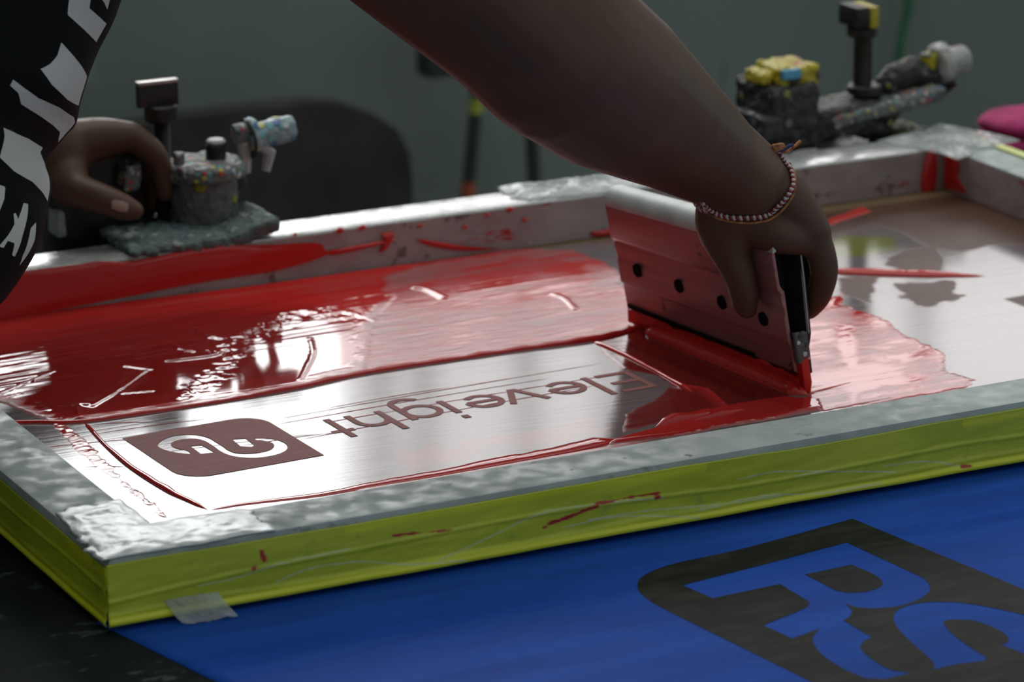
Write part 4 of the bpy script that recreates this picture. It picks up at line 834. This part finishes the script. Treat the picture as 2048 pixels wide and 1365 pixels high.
PRINT = [[(0.8053, 0.2691), (0.8309, 0.2375), (0.8109, 0.2302), (0.7987, 0.2278), (0.8042, 0.173), (0.762, 0.1852), (0.7564, 0.263)], [(0.8298, 0.2168), (0.8554, 0.184), (0.8454, 0.1852), (0.8242, 0.1864), (0.8298, 0.1998)], [(0.6908, 0.2715), (0.683, 0.1767), (0.6529, 0.1718), (0.624, 0.1584), (0.6018, 0.2302), (0.5984, 0.2776), (0.6107, 0.3031), (0.6407, 0.2873), (0.6663, 0.2764)], [(0.5284, 0.3226), (0.5317, 0.3019), (0.5384, 0.2715), (0.5662, 0.2278), (0.5873, 0.1572), (0.5829, 0.1268), (0.5473, 0.1171), (0.5095, 0.1207), (0.515, 0.1366), (0.5239, 0.1499), (0.5217, 0.1852), (0.515, 0.2338), (0.5061, 0.2825), (0.5161, 0.3019), (0.5161, 0.319)], [(0.4394, 0.2861), (0.4538, 0.2606), (0.4727, 0.2132), (0.4816, 0.1645), (0.4694, 0.1657), (0.4561, 0.1414), (0.4149, 0.1524), (0.3938, 0.1499), (0.3671, 0.1572), (0.3737, 0.184), (0.376, 0.2156), (0.3648, 0.2569), (0.3671, 0.2886), (0.396, 0.2873)], [(0.2959, 0.3044), (0.3048, 0.2886), (0.3126, 0.2764), (0.287, 0.2776), (0.2581, 0.2849), (0.2403, 0.2971)], [(0.3115, 0.2399), (0.3192, 0.229), (0.2903, 0.2302), (0.2558, 0.2351), (0.218, 0.2351), (0.2169, 0.2423), (0.2347, 0.2472), (0.2303, 0.2606), (0.2169, 0.263), (0.2136, 0.2715), (0.238, 0.263), (0.2614, 0.2557), (0.2759, 0.2594), (0.2803, 0.2557), (0.2736, 0.2496), (0.2914, 0.2448)], [(0.2959, 0.2046), (0.2647, 0.1961), (0.238, 0.2022), (0.2125, 0.2095), (0.228, 0.2168), (0.257, 0.218), (0.277, 0.218)]]
pm = np.zeros_like(T)
for poly in PRINT: pm = np.maximum(pm, sstep(-.0022, .0022, sdf(poly, T, TH*.25)))
SV = shirt_pt(T, TH)
so_ = gridmesh('shirt', SV.reshape(-1, 3), nT, nA, m_shirt, per, attrs={'print': pm.ravel()}); md = so_.modifiers.new('thickness', 'SOLIDIFY'); md.thickness = .002
for s, a, b_ in ((0, shR, elb), (1, shL, elL)):
    d_ = (b_-a); MB().tube([(.10, .40, .455), a-d_*.05, a+d_*.15, a+d_*.40], [.100, .090, .090, .094], 24).build('sleeve', m_shirt, per)

# bracelets on the wrist
wc = Y(1490, 368, .205)
def ring(off, path):
    f_ = [surf(*q_) for q_ in smooth_poly(path, False, 6, 999)]; e0, e1_ = f_[0], f_[-1]; away = (Vector(FW)).normalized(); out = list(f_)
    for k_ in range(1, 24):
        t_ = k_/24; q_, _, _, _ = bvh.find_nearest(e1_.lerp(e0, t_)+away*(.055*math.sin(math.pi*t_))); out.append(q_)
    res = []
    for p_ in out:
        q_, n_, _, _ = bvh.find_nearest(p_); res.append(q_+n_*off)
    return res
def surf(px, py):
    o_ = Vector(CAM); d_ = (Y(px, py, .2)-o_).normalized(); h_, _, _, _ = bvh.ray_cast(o_, d_); return h_ if h_ else Y(px, py, .19)
m_thr = simple('orange_thread', (.40, .15, .05), .7, var=.5, vs=200); m_b1 = simple('red_bead', (.22, .015, .02), .35); m_b2 = simple('white_bead', (.60, .55, .53), .35)
m_b3 = simple('blue_thread', (.02, .03, .10), .7)
brc = thing('thread_bracelet', 'twisted red and white cord bracelet with an orange thread on the dark wrist', 'bracelet', wc)
r1 = ring(.0012, [(1406, 404), (1425, 420), (1455, 432), (1494, 434), (1530, 430), (1551, 416), (1572, 396), (1585, 370), (1581, 345), (1572, 322), (1558, 304)])
A1 = MB(); A2 = MB(); n_ = len(r1); cl_ = r1+[r1[0]]
tot = resample([tuple(p) for p in cl_], .0028)
for i, p in enumerate(tot[:-1]):
    q_ = Vector(tot[i+1]); p = Vector(p); d_ = (q_-p).normalized(); s_ = d_.cross((p-wc).normalized()); (A1 if i % 2 else A2).limb([p-s_*.0009-d_*.0006, p+s_*.0009+d_*.0006], [.0014, .0014], 8)
A1.build('red_strand', m_b1, brc); A2.build('white_strand', m_b2, brc)
r2 = ring(.0008, [(1402, 404), (1422, 428), (1455, 441), (1494, 445), (1535, 441), (1560, 424), (1580, 400), (1589, 376), (1586, 345), (1575, 322), (1557, 302)])
MB().tube(r2+[r2[0]], .0009, 8).build('orange_thread', m_thr, brc)
kt = surf(1553, 300)+Vector((.001, 0, .001)); MB().limb([kt-Vector((.003, 0, 0)), kt+Vector((.003, 0, .001))], [.003, .0026], 10).build('knot', m_thr, brc)
yk = kt.y
for i, (pts, mm) in enumerate([([(1553, 300), (1572, 304), (1588, 294), (1601, 282)], m_thr), ([(1555, 302), (1568, 300), (1578, 292), (1586, 290)], m_b3), ([(1550, 298), (1545, 292), (1560, 289)], m_thr)]):
    MB().tube(smooth_poly([tuple(Y(a, b_, yk-.001*i)) for a, b_ in pts], False), .0012, 8).build('thread_end', mm, brc)

# ------------------------------------------------------------------ lift everything so the floor is at zero
bpy.context.view_layer.update()
for o in bpy.data.objects:
    if o.parent is None: o.location.z += ZT
